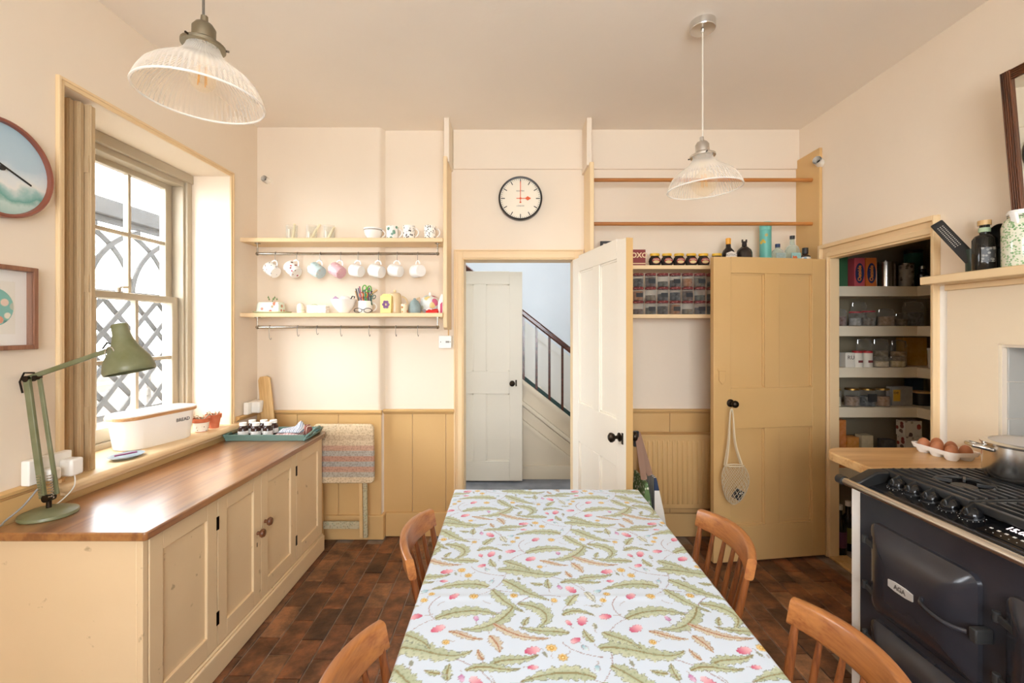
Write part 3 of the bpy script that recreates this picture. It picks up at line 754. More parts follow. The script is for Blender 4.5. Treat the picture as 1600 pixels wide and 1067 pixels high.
def bud(x, y, r, ang, col, tip):
    for ox, oy in wrap_sets(x, y, r*2.2):
        sl = region(x+ox, y+oy, r*2.2)
        if sl is None: continue
        dx, dy = gx[sl]-x-ox, gy[sl]-y-oy; u = dx*math.cos(ang)+dy*math.sin(ang); v = -dx*math.sin(ang)+dy*math.cos(ang)
        wv = r*.78*np.sqrt(np.clip(1-(u/(r*1.25))**2, 0, 1))*(1+.12*np.sin(u/r*9))
        ins = (np.abs(v) < wv) & (np.abs(u) < r*1.25); g = np.clip((u/r+1.1)/2.2, 0, 1)[..., None]
        col2 = np.array(srgb(col))*(1-g)+np.array(srgb(tip))*g; mk = ins.astype(float)[..., None]*.95
        img[sl] = img[sl]*(1-mk)+col2*mk
        blend(sl, (ins & (np.abs(v) > wv-.0015)).astype(float)*.6, srgb('9a6a86'))
stem([(.02, .02), (.16, .10), (.05, .19), (.16, .25)]); stem([(.16, .25), (.25, .30), (.33, .24), (.36, .31)])
stem([(.10, .12), (.02, .13), (.0, .17)], .0012); stem([(.16, .25), (.12, .30), (.16, .34)], .0012); stem([(.30, .27), (.30, .21), (.37, .18)], .0012)
stem([(.05, .06), (.12, .03), (.17, .05)], .0012); stem([(.22, .12), (.28, .10), (.31, .05)], .0012); stem([(.36, .31), (.40, .36), (.47, .34)], .0014)
RB = dict(fill='cfc6b4', dark='b39a80', vein='a5683c', edge='97837a')
for pts, W_, kw in (([(.075, .15), (.14, .170), (.21, .095), (.262, .145)], .032, {}), ([(.09, .10), (.13, .075), (.15, .03), (.215, .005)], .028, {}),
                    ([(.055, .065), (.02, .090), (-.04, .085), (-.10, .055)], .027, {}), ([(.065, .055), (.08, .02), (.10, -.01), (.15, -.045)], .022, {}),
                    ([(.095, .205), (.11, .185), (.145, .185), (.170, .145)], .023, {}), ([(.16, .25), (.21, .290), (.28, .290), (.315, .262)], .026, {}),
                    ([(.35, .30), (.33, .245), (.28, .20), (.225, .215)], .025, {}), ([(.36, .31), (.43, .305), (.455, .25), (.40, .215)], .026, {}),
                    ([(.30, .235), (.34, .20), (.38, .175), (.435, .185)], .017, RB), ([(.02, .20), (-.02, .215), (-.06, .20), (-.10, .225)], .019, {}),
                    ([(.20, .205), (.235, .20), (.25, .175), (.285, .18)], .013, RB), ([(.30, .10), (.33, .130), (.37, .105), (.405, .135)], .019, {}),
                    ([(.25, .085), (.29, .115), (.335, .075), (.365, .095)], .016, {}), ([(.01, .265), (.03, .290), (.06, .290), (.09, .262)], .015, {})):
    leaf(pts, W_, **kw)
for x, y, a in ((.175, .215, .6), (.275, .055, 2.2), (.055, .245, 1.2), (.39, .145, .3)): bud(x, y, .0145, a, 'c9356a', 'f2c4cf')
# fill the gaps with small sprigs, buds, daisies and berries wherever the ground is still free
ground = np.array(srgb('d2e1f2')); rf = np.random.default_rng(11); kinds = 0
for k in range(900):
    x, y = rf.uniform(0, AX), rf.uniform(0, AY/2); r = (.032, .025, .019, .015, .012)[min(k//180, 4)]
    jj = (np.arange(int((y-r)/RES), int((y+r)/RES)) % ny)[:, None]; ii = np.arange(int((x-r)/RES), int((x+r)/RES)) % nx
    if (np.abs(img[jj, ii]-ground).sum(-1) > .02).mean() > .015: continue
    kinds += 1; a = rf.uniform(0, 2*PI); q = kinds % 6; ca, sa = math.cos(a), math.sin(a)
    if r > .017 and q in (0, 1, 3):
        leaf([(x-r*.95*ca, y-r*.95*sa), (x-.3*r*sa, y+.3*r*ca), (x+r*.95*ca, y+r*.95*sa)], r*.55, lobes=4, **(RB if q == 3 else {}))
    elif q in (0, 4): disc(x, y, min(r*.72, .0115), 'e3c27a', 'c79b3f', 8)
    elif q == 1: bud(x, y, min(r*.7, .011), a, 'b96fae', 'e3c6e2')
    elif q == 2: bud(x, y, min(r*.7, .013), a, 'c9356a', 'f2c4cf')
    elif q == 3: bud(x, y, min(r*.7, .011), a, '7fb9cf', 'dcecf2')
    else: leaf([(x-r*.8*ca, y-r*.8*sa), (x, y), (x+r*.8*ca, y+r*.8*sa)], r*.45, fill='dfe3da', dark='a9b3a8', vein='8b8f80', lobes=2)
    stem([(x-r*.9*ca, y-r*.9*sa), (x-r*1.3*ca-.006*sa, y-r*1.3*sa+.006*ca), (x-r*1.7*ca, y-r*1.7*sa)], .0009, 'a9a0a4')
# -- the cloth surface
def cloth():
    us = np.concatenate([np.linspace(-.13, 0, 30)[:-1], np.arange(0, TX1-TX0, .0023), np.linspace(TX1-TX0, TX1-TX0+.13, 30)])
    Ltab = TY1-TY0
    vs_ = np.concatenate([np.linspace(-.13, 0, 14)[:-1], np.arange(0, .42, .006), np.arange(.42, Ltab, .0023), np.linspace(Ltab, Ltab+.13, 30)])
    U, V = np.meshgrid(us, vs_); Wd = TX1-TX0; R = .010
    def fold(a, L):
        """position along and drop for a strip folded over both edges"""
        over0 = np.clip(-a, 0, None); over1 = np.clip(a-L, 0, None); o_ = over0+over1
        ang = np.clip(o_/R, 0, PI/2); out = R*np.sin(ang); drop = R*(1-np.cos(ang))+np.clip(o_-R*PI/2, 0, None)
        return np.clip(a, 0, L)+np.where(over1 > 0, out, 0)-np.where(over0 > 0, out, 0), drop
    x, d0 = fold(U, Wd); y, d1 = fold(V, Ltab)
    # slight ripple on the hanging edges and soft creases on the top
    rip = np.sin(V*21+1.3)*.006*np.clip(d0/.1, 0, 1); x = x+np.where(U < 0, -1, 1)*np.abs(rip)*(d0 > .012)
    rip2 = np.sin(U*19)*.006*np.clip(d1/.1, 0, 1); y = y+np.where(V < 0, -1, 1)*np.abs(rip2)*(d1 > .012)
    both = np.minimum(d0, d1); z = TZ-np.maximum(d0, d1)-.0*both
    z = z+.0016*np.exp(-((V-.78)/.012)**2)*(d0 == 0)+.0013*np.exp(-((V-1.16)/.012)**2)*(d0 == 0)+.0007*np.sin(U*14+2*np.sin(V*5))*(d0 == 0)
    x = x-np.where(both > .01, np.sign(U-Wd/2)*.012, 0)
    n1, n2 = len(us), len(vs_)
    co = np.stack([x+TX0, y+TY0, z], -1).reshape(-1, 3)-np.array([.158, 1.18, TZ])
    idx = np.arange(n1*n2).reshape(n2, n1)
    quads = np.stack([idx[:-1, :-1], idx[:-1, 1:], idx[1:, 1:], idx[1:, :-1]], -1).reshape(-1, 4)
    me = bpy.data.meshes.new('tablecloth'); me.vertices.add(len(co)); me.vertices.foreach_set('co', co.ravel())
    me.loops.add(quads.size); me.loops.foreach_set('vertex_index', quads.ravel().astype(np.int32))
    me.polygons.add(len(quads)); me.polygons.foreach_set('loop_start', (np.arange(len(quads))*4).astype(np.int32))
    me.update(calc_edges=True); me.validate()
    me.polygons.foreach_set('use_smooth', np.ones(len(me.polygons), bool))
    pu = ((U+.11) % AX)/RES; pv = ((V+.20) % AY)/RES
    i = np.clip(pu.astype(int), 0, nx-1); j = np.clip(pv.astype(int), 0, ny-1)
    colr = img[j, i].reshape(-1, 3)
    at_ = me.color_attributes.new('print', 'FLOAT_COLOR', 'POINT')
    at_.data.foreach_set('color', np.concatenate([colr, np.ones((len(colr), 1))], 1).astype(np.float32).ravel())
    m_, nt, b = base_mat('leaf_print_oilcloth'); a = N(nt, 'ShaderNodeAttribute'); a.attribute_name = 'print'
    nt.links.new(a.outputs['Color'], b.inputs['Base Color']); b.inputs['Roughness'].default_value = .38; b.inputs['Specular IOR Level'].default_value = .35
    me.materials.append(m_)
    o_ = link('tablecloth', me); o_.location = (.158, 1.18, TZ)
    return tag(o_, 'white wipe-clean cloth printed with green leaves and flowers on the table', 'tablecloth')
cloth()
# ------------------------------------------------------------------ chairs
def chair_proto():
    """faces local +x, crest along y"""
    root = thing('spindle_chair', 'x', 'chair')
    # seat: shield shape with dished edge
    out = []
    for i in range(32):
        a = 2*PI*i/32; r = 1
        x = .19*math.copysign(abs(math.cos(a))**.6, math.cos(a)); y = (.205+.012*math.cos(a))*math.copysign(abs(math.sin(a))**.6, math.sin(a))
        out.append((x, y))
    m = MB(); rings = []
    for s_, z in ((.90, .412), (.97, .416), (1.0, .428), (.985, .440), (.93, .443), (.5, .437)):
        rings.append([(x*s_, y*s_, z) for x, y in out])
    m.rings(rings); m.build('seat', CRESTW, root)
    # crest rail: bent, deeper in the middle
    rings = []; n = 21
    for i in range(n):
        t = -1+2*i/(n-1); y = .185*t; x = -.243+.052*t*t; h = .074-.012*t*t; zc = .742+.006*(1-t*t)
        lean = .012; th = .0125
        dxy = Vector((2*.052*t/.185, 1, 0)).normalized(); nrm = Vector((dxy.y, -dxy.x, 0))
        rr = []
        for (p, q) in rrect(2*th, h, .008, 3):
            rr.append(Vector((x, y, zc))+nrm*p+Vector((-lean*q/h, 0, q)))
        rings.append(rr)
    m = MB(); m.rings(rings); m.build('crest_rail', CRESTW, root)
    for i in range(7):
        t = -1+2*i/6; yb = .148*t; yt = .168*t; xt = -.243+.052*(yt/.185)**2
        thick = .0105 if i in (0, 6) else .0078
        a = Vector((-.165+.03*t*t, yb, .425)); b = Vector((xt+.006, yt, .732)); mid = a.lerp(b, .45)
        MB().tube([a, a.lerp(b, .2), mid, a.lerp(b, .8), b], [thick*.85, thick*1.1, thick*1.2, thick, thick*.8], 10).build('spindle', CHAIRW, root)
    for sx in (-1, 1):
        for sy in (-1, 1):
            a = Vector((.125*sx, .14*sy, .42)); b = Vector(((.175 if sx > 0 else .205)*sx, .195*sy, 0))
            MB().tube([a, a.lerp(b, .35), a.lerp(b, .7), b], [.014, .0175, .016, .011], 12).build('leg', CHAIRW, root)
    for sy in (-1, 1):
        MB().tube([(.152, .17*sy, .2), (0, .172*sy, .195), (-.167, .17*sy, .2)], [.008, .012, .008], 10).build('stretcher', CHAIRW, root)
    MB().tube([(0, -.172, .195), (0, 0, .195), (0, .172, .195)], [.008, .012, .008], 10).build('stretcher', CHAIRW, root)
    return root
cp = chair_proto()
chairs = [((-.098, 1.515), 0, 'spindle-back wooden chair on the cupboard side of the table, nearer the hall door'),
          ((-.10, .865), 0, 'spindle-back wooden chair on the cupboard side of the table, farther from the hall door'),
          ((.512, 1.515), PI, 'spindle-back wooden chair on the cooker side of the table, nearer the pantry door'),
          ((.512, .955), PI, 'spindle-back wooden chair on the cooker side of the table, beside the oven doors')]
for i, ((x, y), rz, lab) in enumerate(chairs):
    o = cp if i == 0 else copy_tree(cp)
    o.location = (x, y, 0); o.rotation_euler = (0, 0, rz); o['label'] = lab; o['category'] = 'chair'; o['group'] = 'chairs around the table'
# ------------------------------------------------------------------ mug shelves with hanging rails
SHY0, SHY1 = 2.955, 3.148
def mug_shelf(z, railz, label):
    t = thing('wall_shelf', label, 'shelf', (-1.1, 3.05, z)); o = (-1.1, 3.05, z)
    m = MB(o); m.prism([(XL, SHY1), (XL, SHY0-.01), (XL+.02, SHY0), (-.438, SHY0), (-.438, SHY1)], z-.027, z, 'XY'); m.build('board', BUFF, t, .003)
    ry = 3.0; x0, x1 = -1.665, -.478
    RLM = metal('rail_chrome', 'a39c90', .22)
    m = MB(o); m.tube([(x0, ry, railz), (x1, ry, railz)], .0085, 14); m.build('hanging_rail', RLM, t)
    for x in (x0, x1):
        m = MB(o); m.lathe([(.018, z-.031), (.018, z-.027)], (x, ry, 0), 16); m.cyl((x, ry, railz), (x, ry, z-.03), .0045); m.build('rail_bracket', RLM, t)
        MB(o).lathe([(0, -.013), (.009, -.0095), (.013, 0), (.009, .0095), (0, .013)], (x, ry, railz), 14).build('rail_end', RLM, t)
    return t
S1, S2, R1, R2 = 2.038, 1.550, 1.941, 1.457
mug_shelf(S1, R1, 'upper buff wall shelf with a rail of hanging mugs')
mug_shelf(S2, R2, 'lower buff wall shelf above a rail of empty hooks')
ORD = ('first', 'second', 'third', 'fourth', 'fifth', 'sixth', 'seventh', 'eighth')
def s_hook(x, z, length, label, group):
    t = []
    for i in range(9): a = PI-PI*i/8*1.15+.0; t.append((0, .0115*math.cos(a), .0115*math.sin(a)))
    t = [(0, -y_, z_) for (_, y_, z_) in t]
    pts = [(0, .0115*math.cos(a), .0115*math.sin(a)) for a in np.linspace(-.4, PI, 9)]
    pts += [(0, -.0115, -length*.5), (0, -.008, -length+.01)]
    pts += [(.002, -.008+.010*(1-math.cos(a)), -length+.01-.010*math.sin(a)) for a in np.linspace(.3, PI+.2, 7)]
    o = MB().tube(pts, .0016, 7).build('s_hook', metal('hook_steel', '7d776e', .3)); o.location = (x, 3.0, z)
    return tag(o, label, 'hook', group)
def mug_parts(root, r, h, mat, handle_mat=None, hr=.026, taper=1.0):
    m = MB(); m.shell([(.001, 0), (r*.86*taper, 0), (r*.93*taper, .004), (r*(.5+.5*taper), h*.5), (r, h)], n=28, th=.0035); m.build('body', mat, root)
    zc = h*.52; rr = r*(.5+.5*taper)
    pts = [(rr-.003+hr*1.15*math.sin(a), 0, zc+hr*1.05*math.cos(a)) for a in np.linspace(.25, PI-.25, 12)]
    MB().tube(pts, [.005]*12, 8).build('handle', handle_mat or mat, root)
FLW = speckle('mug_sparse_floral', 'f4f1ea', ['6c7a8c', '8a93a0', 'b58a7a'], 60, .26)
FLR = speckle('mug_red_floral', 'f4efe8', ['b4454a', '8a3038', '7a5a4a'], 45, .36)
FLB = speckle('mug_blue_floral', 'bfd3d3', ['9fbcc0', 'e3e6df', 'c9b6a0'], 55, .40)
FLP = speckle('mug_pink_floral', 'e3b3ba', ['f0d5d3', 'c98a96', 'e6c8c0'], 55, .40)
INI = speckle('mug_white_speck', 'f6f4ef', ['a7a9ab'], 40, .10)
hm = [(431, FLW, 'white mug with small grey floral sprigs hanging from the mug rail', .042, .078, 30),
      (465, FLR, 'white mug with dark red flowers hanging from the mug rail', .043, .085, 38),
      (501, FLB, 'pale blue patterned mug hanging from the mug rail', .044, .082, 28),
      (533, FLP, 'pink patterned mug hanging from the mug rail', .044, .082, 28),
      (560, INI, 'small white mug with a grey mark, next to the pink mug, hanging from the rail', .040, .076, 12),
      (592, CHINA, 'plain white mug between two small marked mugs hanging from the rail', .043, .084, 14),
      (621, INI, 'white mug with a grey mark, second from the end board, hanging from the rail', .040, .078, 12),
      (653, INI, 'white mug closest to the end board hanging from the rail', .042, .084, 2)]
for i, (px_, mt, lab, r_, h_, tilt) in enumerate(hm):
    x = (px_-VX)*3.0/F
    s_hook(x, R1, .052, 'steel hook carrying the '+lab.split(' hanging')[0], 'hooks on the mug rail')
    t = thing('mug', lab, 'mug', group='mugs hanging from the rail'); mug_parts(t, r_, h_, mt, CHINA)
    # hang by the handle: local x up, mouth (local z) to the left, base tilted down and towards the room
    B0 = Matrix(((0, 0, -1), (0, 1, 0), (1, 0, 0))).to_4x4()
    Rm = Matrix.Rotation(math.radians(-24 if tilt > 5 else -50), 4, 'Z') @ Matrix.Rotation(math.radians(tilt), 4, 'Y') @ B0
    top = Vector((r_+.026*1.15-.006, 0, h_*.52))
    loc = Vector((x, 2.998, R1-.052+.003))-(Rm @ top)
    t.matrix_world = Matrix.Translation(loc) @ Rm
for i, px_ in enumerate((422, 465.5, 495.6, 533, 577, 618.6, 653)):
    s_hook((px_-VX)*3.0/F, R2, (.082, .06, .05, .06, .06, .06, .06)[i], 'long empty steel hook at the window end of the lower rail' if i == 0 else ORD[6-i]+' empty steel hook from the switch on the lower rail', 'empty hooks on the lower rail')
def sx_(px_, Y=3.05): return (px_-VX)*Y/F
# candles in glasses
for i, (px_, tilt, ln, lab) in enumerate(((456, .10, .105, 'glass with an upright candle stub and a taper on the upper mug shelf'), (487, .55, .12, 'middle glass of three holding a steeply leaning candle'), (514, .45, .095, 'glass with a short leaning candle, nearest the white cup'))):
    t = thing('candle_glass', lab, 'glass', (sx_(px_), 3.05, S1), group='glasses of candles on the upper shelf')
    MB().shell([(.001, 0), (.033, 0), (.0345, .004), (.036, .10)], n=24, th=.0022).build('tumbler', CLEAR, t)
    CW = paint('candle_wax', 'f1e3bd', .5)
    d = Vector((math.sin(tilt), .05, math.cos(tilt))); a = Vector((-.008 if i else .006, 0, .008))
    MB().tube([a, a+d*ln], [.010, .008], 10).build('candle', CW, t)
    MB().tube([(-.018, 0, .006), (-.018, 0, .075 if i == 0 else .06)], .0085, 10).build('candle', paint('white_wax', 'f5f0e4', .5), t)
t = thing('breakfast_cup', 'wide white cup with a grey band on the upper mug shelf', 'cup', (sx_(583), 3.05, S1))
MB().shell([(.001, 0), (.028, 0), (.034, .006), (.055, .035), (.063, .078)], n=30, th=.003).build('body', CHINA, t)
MB().lathe([(.0605, .063), (.0618, .063), (.0622, .069), (.0612, .069)], n=30).build('band', paint('grey_band', '8f8578', .3), t)
MB().tube([(.05+.030*math.sin(a), 0, .045+.024*math.cos(a)) for a in np.linspace(.2, PI-.3, 10)], .0045, 8).build('handle', CHINA, t)
GBM = speckle('green_dome_print', 'f4f1ea', ['6f9a86', '4e7a66'], 38, .42)
BPM = speckle('black_band_print', 'f4f1ea', ['2b2b2b', '6a6a6a'], 70, .42)
for px_, mt, lab, r_, h_ in ((613, GBM, 'white mug with a green building print on the upper shelf', .041, .092), (639, BPM, 'white mug with a busy black print beside the green print mug', .040, .096), (672, speckle('black_script_print', 'f4f1ea', ['1c1c1c'], 90, .38), 'white mug with black handwriting next to the end board', .040, .095)):
    t = thing('mug', lab, 'mug', (sx_(px_), 3.05, S1), -.2, 'mugs standing on the upper shelf'); mug_parts(t, r_, h_, mt, CHINA, .027)
# ---- lower shelf row
t = thing('butter_dish', 'pale green butter dish with a flower printed cover', 'butter dish', (sx_(428), 3.03, S2))
m = MB(); m.rings([[(x*s, y*s*.62, z) for x, y in rrect(.24, .2, .07, 5)] for s, z in ((.70, 0), (.95, .004), (1, .010), (.96, .010), (.7, .006))]); m.build('dish', paint('celadon', 'c7d3a9', .2), t)
BDM = speckle('butter_cover_floral', 'e3ebdc', ['d4775a', 'c95d50', '8fa573'], 32, .33)
m = MB(); m.rings([[(x+sh_, y, z) for x, y in rrect(wd, dp, .012, 3)] for wd, dp, z, sh_ in ((.155, .095, .010, -.01), (.148, .088, .060, -.008), (.135, .075, .072, -.006))]); m.build('cover', BDM, t)
GRN = paint('sprig_green', '6f8a4e', .6)
m = MB()
for a in range(5):
    b_ = Vector((.03*math.cos(a*1.3), .015*math.sin(a*1.3), .09+.012*(a % 2)))
    m.prism([(b_.x-.006, b_.z), (b_.x, b_.z+.014), (b_.x+.006, b_.z), (b_.x, b_.z-.004)], b_.y, b_.y+.0015, 'XZ')
m.tube([(0, 0, .072), (.004, 0, .10)], .002, 6); m.build('leaf_knob', GRN, t)
t = thing('egg_shaped_tin', 'small cream round-topped ornament on the lower mug shelf', 'ornament', (sx_(472), 3.03, S2))
MB().lathe([(.0, 0), (.022, 0), (.025, .02), (.024, .045), (.017, .062), (0, .07)], n=22).build('body', paint('cream_glaze', 'f1ead2', .25), t)
MB().lathe([(.0252, .018), (.0258, .020), (.0252, .022)], n=22).build('rim', paint('celadon', 'c7d3a9'), t)
t = thing('green_bowl', 'pale green footed pot behind the lace trimmed tin', 'pot', (sx_(491, 3.09), 3.09, S2))
MB().shell([(.001, 0), (.018, 0), (.026, .02), (.030, .052)], n=22, th=.003).build('body', paint('celadon', 'c7d3a9'), t)
MB().lathe([(.031, .050), (.031, .055), (.012, .064), (0, .066)], n=22).build('lid', paint('celadon', 'c7d3a9'), t)
t = thing('lace_tin', 'low white tin with a lace pattern on the lower mug shelf', 'tin', (sx_(502), 3.0, S2))
MB().box(-.062, .062, -.03, .03, 0, .038).build('body', speckle('lace_print', 'f5f2ec', ['d9cfc4', 'e2c6bc'], 110, .4), t, .004)
MB().box(-.064, .064, -.032, .032, .038, .050).build('lid', CHINA, t, .004)
t = thing('white_bowl', 'large white bowl heaped with odds and ends on the lower mug shelf', 'bowl', (sx_(537), 3.05, S2))
MB().shell([(.001, 0), (.033, 0), (.036, .006), (.066, .045), (.084, .092)], n=32, th=.004).build('body', CHINA, t)
MB().lathe([(0, .06), (.035, .062), (.040, .085), (.028, .112), (0, .12)], (.006, .01, 0), n=22).build('dome_lid', CHINA, t)
m = MB(); m.tube([(.045, .0, .09), (.058, 0, .115), (.074, 0, .112), (.07, 0, .10)], .004, 8); m.build('dark_handle', BLACKP, t)
m = MB(); m.prism([(-.075, .09), (-.05, .115), (-.028, .100), (-.04, .085)], -.02, -.012, 'XZ'); m.build('paper_corner', paint('mauve_paper', 'a98ba8', .7), t)
t = thing('pen_mug', 'white enamel mug crammed with pens and scissors on the lower mug shelf', 'mug', (sx_(571), 3.05, S2))
mug_parts(t, .047, .082, CHINA, CHINA, .026)
penc = ['1d1d1d', '7a3a86', 'c23a7a', '2a2a35', '5b6a78', 'b5832e', '2a2a2a', '93405a', '33704e', '444444']
for i, c in enumerate(penc):
    a = 2*PI*i/len(penc); b_ = Vector((.026*math.cos(a), .026*math.sin(a), .01)); tp = Vector((.055*math.cos(a)-.012, .035*math.sin(a), .15+.028*((i*7) % 5)/4))
    MB().tube([b_, tp], .0045, 8).build('pen', paint('pen_'+c, c, .35), t)
def scissors(cx, cz, ang, mat, nm, s=1.0):
    m = MB(); ca, sa = math.cos(ang), math.sin(ang)
    for k in (-1, 1):
        cxx, czz = k*.016*s, .03*s
        pts = [(cx+(cxx+.013*s*math.cos(a))*ca-(czz+.019*s*math.sin(a))*sa, -.022, cz+(cxx+.013*s*math.cos(a))*sa+(czz+.019*s*math.sin(a))*ca) for a in np.linspace(0, 2*PI, 16)[:-1]]
        m.tube(pts, .0038*s, 7, closed=True)
        m.tube([(cx+cxx*.5*ca, -.022, cz+.012*s), (cx-k*.004, -.015, cz-.06*s)], .004*s, 7)
    m.build(nm, mat, t)
scissors(.012, .135, -.15, paint('green_handles', '58a83c', .35), 'green_scissors', 1.0)
scissors(-.004, .095, .05, paint('orange_handles', 'e0793a', .35), 'orange_scissors', .9)
scissors(.045, .095, -.5, paint('dark_green_handles', '1f5a48', .35), 'dark_scissors', .7)
MB().bar((.03, .0, .12), (.078, .0, .158), .014, .010).build('wooden_ruler', PALEW, t)
t = thing('spectacles', 'black framed spectacles lying in front of the pen mug', 'glasses', (sx_(567, 2.985), 2.985, S2))
m = MB()
for k in (-1, 1):
    m.tube([(k*.032+.026*math.cos(a), 0, .017+.0145*math.sin(a)) for a in np.linspace(0, 2*PI, 22)[:-1]], .0022, 7, closed=True)
m.tube([(-.008, 0, .021), (0, 0, .024), (.008, 0, .021)], .002, 7); m.build('frame', BLACKP, t)
for k in (-1, 1): MB().tube([(k*.057, 0, .02), (k*.06, .012, .018), (k*.03, .035, .005), (-k*.03, .04, .004)], .0018, 7).build('temple', BLACKP, t)
t = thing('tea_packet', 'yellow packet with a purple flower picture on the lower mug shelf', 'packet', (sx_(608), 2.99, S2))
MB().prism([(-.037, 0), (.033, 0), (.037, .108), (-.037, .112)], -.02, .02, 'XZ').build('packet', paint('pale_yellow_card', 'f1dc8f', .5, .06), t, .002)
MB().prism([(-.037, .112), (.037, .108), (.022, .124), (-.020, .126)], -.008, .008, 'XZ').build('fold', paint('pale_yellow_card', 'f1dc8f'), t)
PUR = paint('purple_print', '85508c', .5, .2, 0, 60)
m = MB()
for i in range(6):
    a = i*PI/3; cx, cz = .018*math.cos(a)*.8, .055+.018*math.sin(a)
    m.prism([(cx+.011*math.cos(b), cz+.011*math.sin(b)) for b in np.linspace(0, 2*PI, 9)[:-1]], -.0208, -.0203, 'XZ')
m.build('flower_print', PUR, t)
t = thing('coffee_pot', 'tall cream pot with a loop handle behind the yellow packet', 'pot', (sx_(617, 3.08), 3.08, S2))
CRG = paint('warm_cream_glaze', 'e6cfa4', .2)
MB().lathe([(.0, 0), (.048, 0), (.05, .01), (.043, .10), (.040, .128), (.030, .138), (0, .142)], n=28).build('body', CRG, t)
MB().lathe([(.005, .140), (.011, .15), (.006, .16), (0, .161)], n=16).build('lid_knob', CRG, t)
MB().tube([(.040+.045*math.sin(a), 0, .07+.045*math.cos(a)) for a in np.linspace(.15, PI-.25, 12)], .006, 8).build('handle', CRG, t)
t = thing('egg_cup', 'small cup with an orange flower print on the lower mug shelf', 'cup', (sx_(632, 2.975), 2.975, S2))
MB().shell([(.001, 0), (.019, 0), (.021, .004), (.0225, .058)], n=22, th=.0025).build('body', speckle('orange_print', 'f2dfba', ['d9692f', 'e08a3c', '6a5a3a'], 42, .42), t)
t = thing('grey_teapot', 'blue-grey egg shaped pot beside the patterned teapot', 'pot', (sx_(648, 3.005), 3.005, S2))
MB().lathe([(0, 0), (.036, 0), (.042, .018), (.038, .05), (.026, .078), (.010, .090), (0, .092)], n=28).build('body', paint('blue_grey_glaze', '8fa3a3', .35, .1, 0, 30), t)
MB().lathe([(.008, .088), (.010, .096), (0, .1)], n=12).build('tip', paint('blue_grey_glaze', '8fa3a3'), t)
t = thing('patterned_teapot', 'round patchwork teapot in pink and blue on the lower mug shelf', 'teapot', (sx_(672, 3.07), 3.07, S2))
MB().lathe([(0, 0), (.042, 0), (.066, .03), (.072, .065), (.058, .10), (.03, .118), (0, .122)], n=32).build('body', speckle('patchwork_glaze', 'dfe3e0', ['d0698e', 'e6b3bf', '8fb0bf', 'e3cf8a', 'c24a6e'], 26, .55), t)
MB().lathe([(.006, .12), (.010, .13), (.005, .142), (0, .144)], n=14).build('lid_knob', CHINA, t)
MB().tube([(-.062-.04*math.sin(a), 0, .065+.042*math.cos(a)) for a in np.linspace(.2, PI-.2, 12)], .0055, 8).build('handle', CRG, t)
MB().tube([(.06, 0, .045), (.085, -.005, .06), (.097, -.006, .092)], [.014, .010, .007], 12).build('spout', paint('blue_grey_glaze', '8fa3a3'), t)
MB().lathe([(.0725, .0), (.0735, .0)], (0, 0, .066), n=32).build('pink_band', paint('pink_band', 'c7486c', .3), t)
t = thing('red_shoe_tin', 'small red shoe shaped ornament in front of the patterned teapot', 'ornament', (sx_(675, 2.985), 2.985, S2))
RED = paint('glossy_red', 'd0231d', .15)
m = MB(); m.rings([[(x, y, z) for y, z in zip([w_*math.cos(a) for a in np.linspace(0, PI, 9)], [h_*math.sin(a) for a in np.linspace(0, PI, 9)])] for x, w_, h_ in ((-.042, .004, .006), (-.038, .014, .016), (-.02, .018, .026), (0, .016, .022), (.02, .018, .028), (.038, .015, .026), (.043, .006, .012))]); m.build('shoe', RED, t)
MB().tube([(-.036, -.008, .018), (-.02, -.006, .028), (0, -.005, .024)], .0045, 8).build('white_trim', WHITE, t)
t = thing('greeting_card', 'pink and white card standing against the shelf end board', 'card', (sx_(689, 3.03), 3.03, S2))
MB().prism([(-.017, 0), (.016, 0), (.016, .125), (.004, .125), (-.017, .07)], -.02, -.018, 'XZ').build('card_front', paint('card_white', 'f3eee9', .6), t)
MB().prism([(-.002, .002), (.012, .002), (.012, .075), (-.002, .06)], -.0225, -.0205, 'XZ').build('pink_print', paint('card_pink', 'c4476e', .6), t)
# ------------------------------------------------------------------ clocks, switch, pipe stubs
def face_M(loc, rx=PI/2): return Matrix.Translation(loc) @ Matrix.Rotation(rx, 4, 'X')
t = thing('wall_clock', 'round white station clock with black rim and orange hands above the hall doorway', 'clock', tuple(at(813, 312, YB)))
RC = .152
m = MB(); m.M = Matrix.Rotation(PI/2, 4, 'X'); m.lathe([(RC-.008, 0), (RC, .004), (RC, .04), (RC-.006, .045), (RC-.012, .044), (RC-.012, .030), (0.0, .030)], n=64); m.build('case', paint('clock_black_rim', '221d18', .3), t)
m = MB(); m.M = Matrix.Rotation(PI/2, 4, 'X'); m.lathe([(RC-.0122, .031), (0, .0312)], n=48); m.build('dial', paint('clock_dial', 'efe6d2', .5, .02), t)
m = MB(); BK = paint('clock_ink', '2a241d', .6)
for i in range(60):
    a = i*PI/30; big = i % 5 == 0; r1 = RC-.016; r0 = r1-(.028 if big else .008); wd = .006 if big else .0022
    m.bar((r0*math.sin(a), -.0316, r0*math.cos(a)), (r1*math.sin(a), -.0316, r1*math.cos(a)), wd, .0006, (0, 1, 0))
m.build('minute_marks', BK, t)
text('ELECTRIC', .013, BK, t, TM((0, -.0316, .052), *FRONT)); text('LONDON', .012, BK, t, TM((0, -.0316, -.052), *FRONT))
ORG = paint('orange_hands', 'e05a1c', .4)
m = MB(); m.bar((0, -.035, -.03), (0, -.035, .118), .005, .0012, (0, 1, 0)); m.bar((-.006, -.035, -.028), (.006, -.035, -.028), .008, .0012, (0, 1, 0)); m.build('minute_hand', ORG, t)
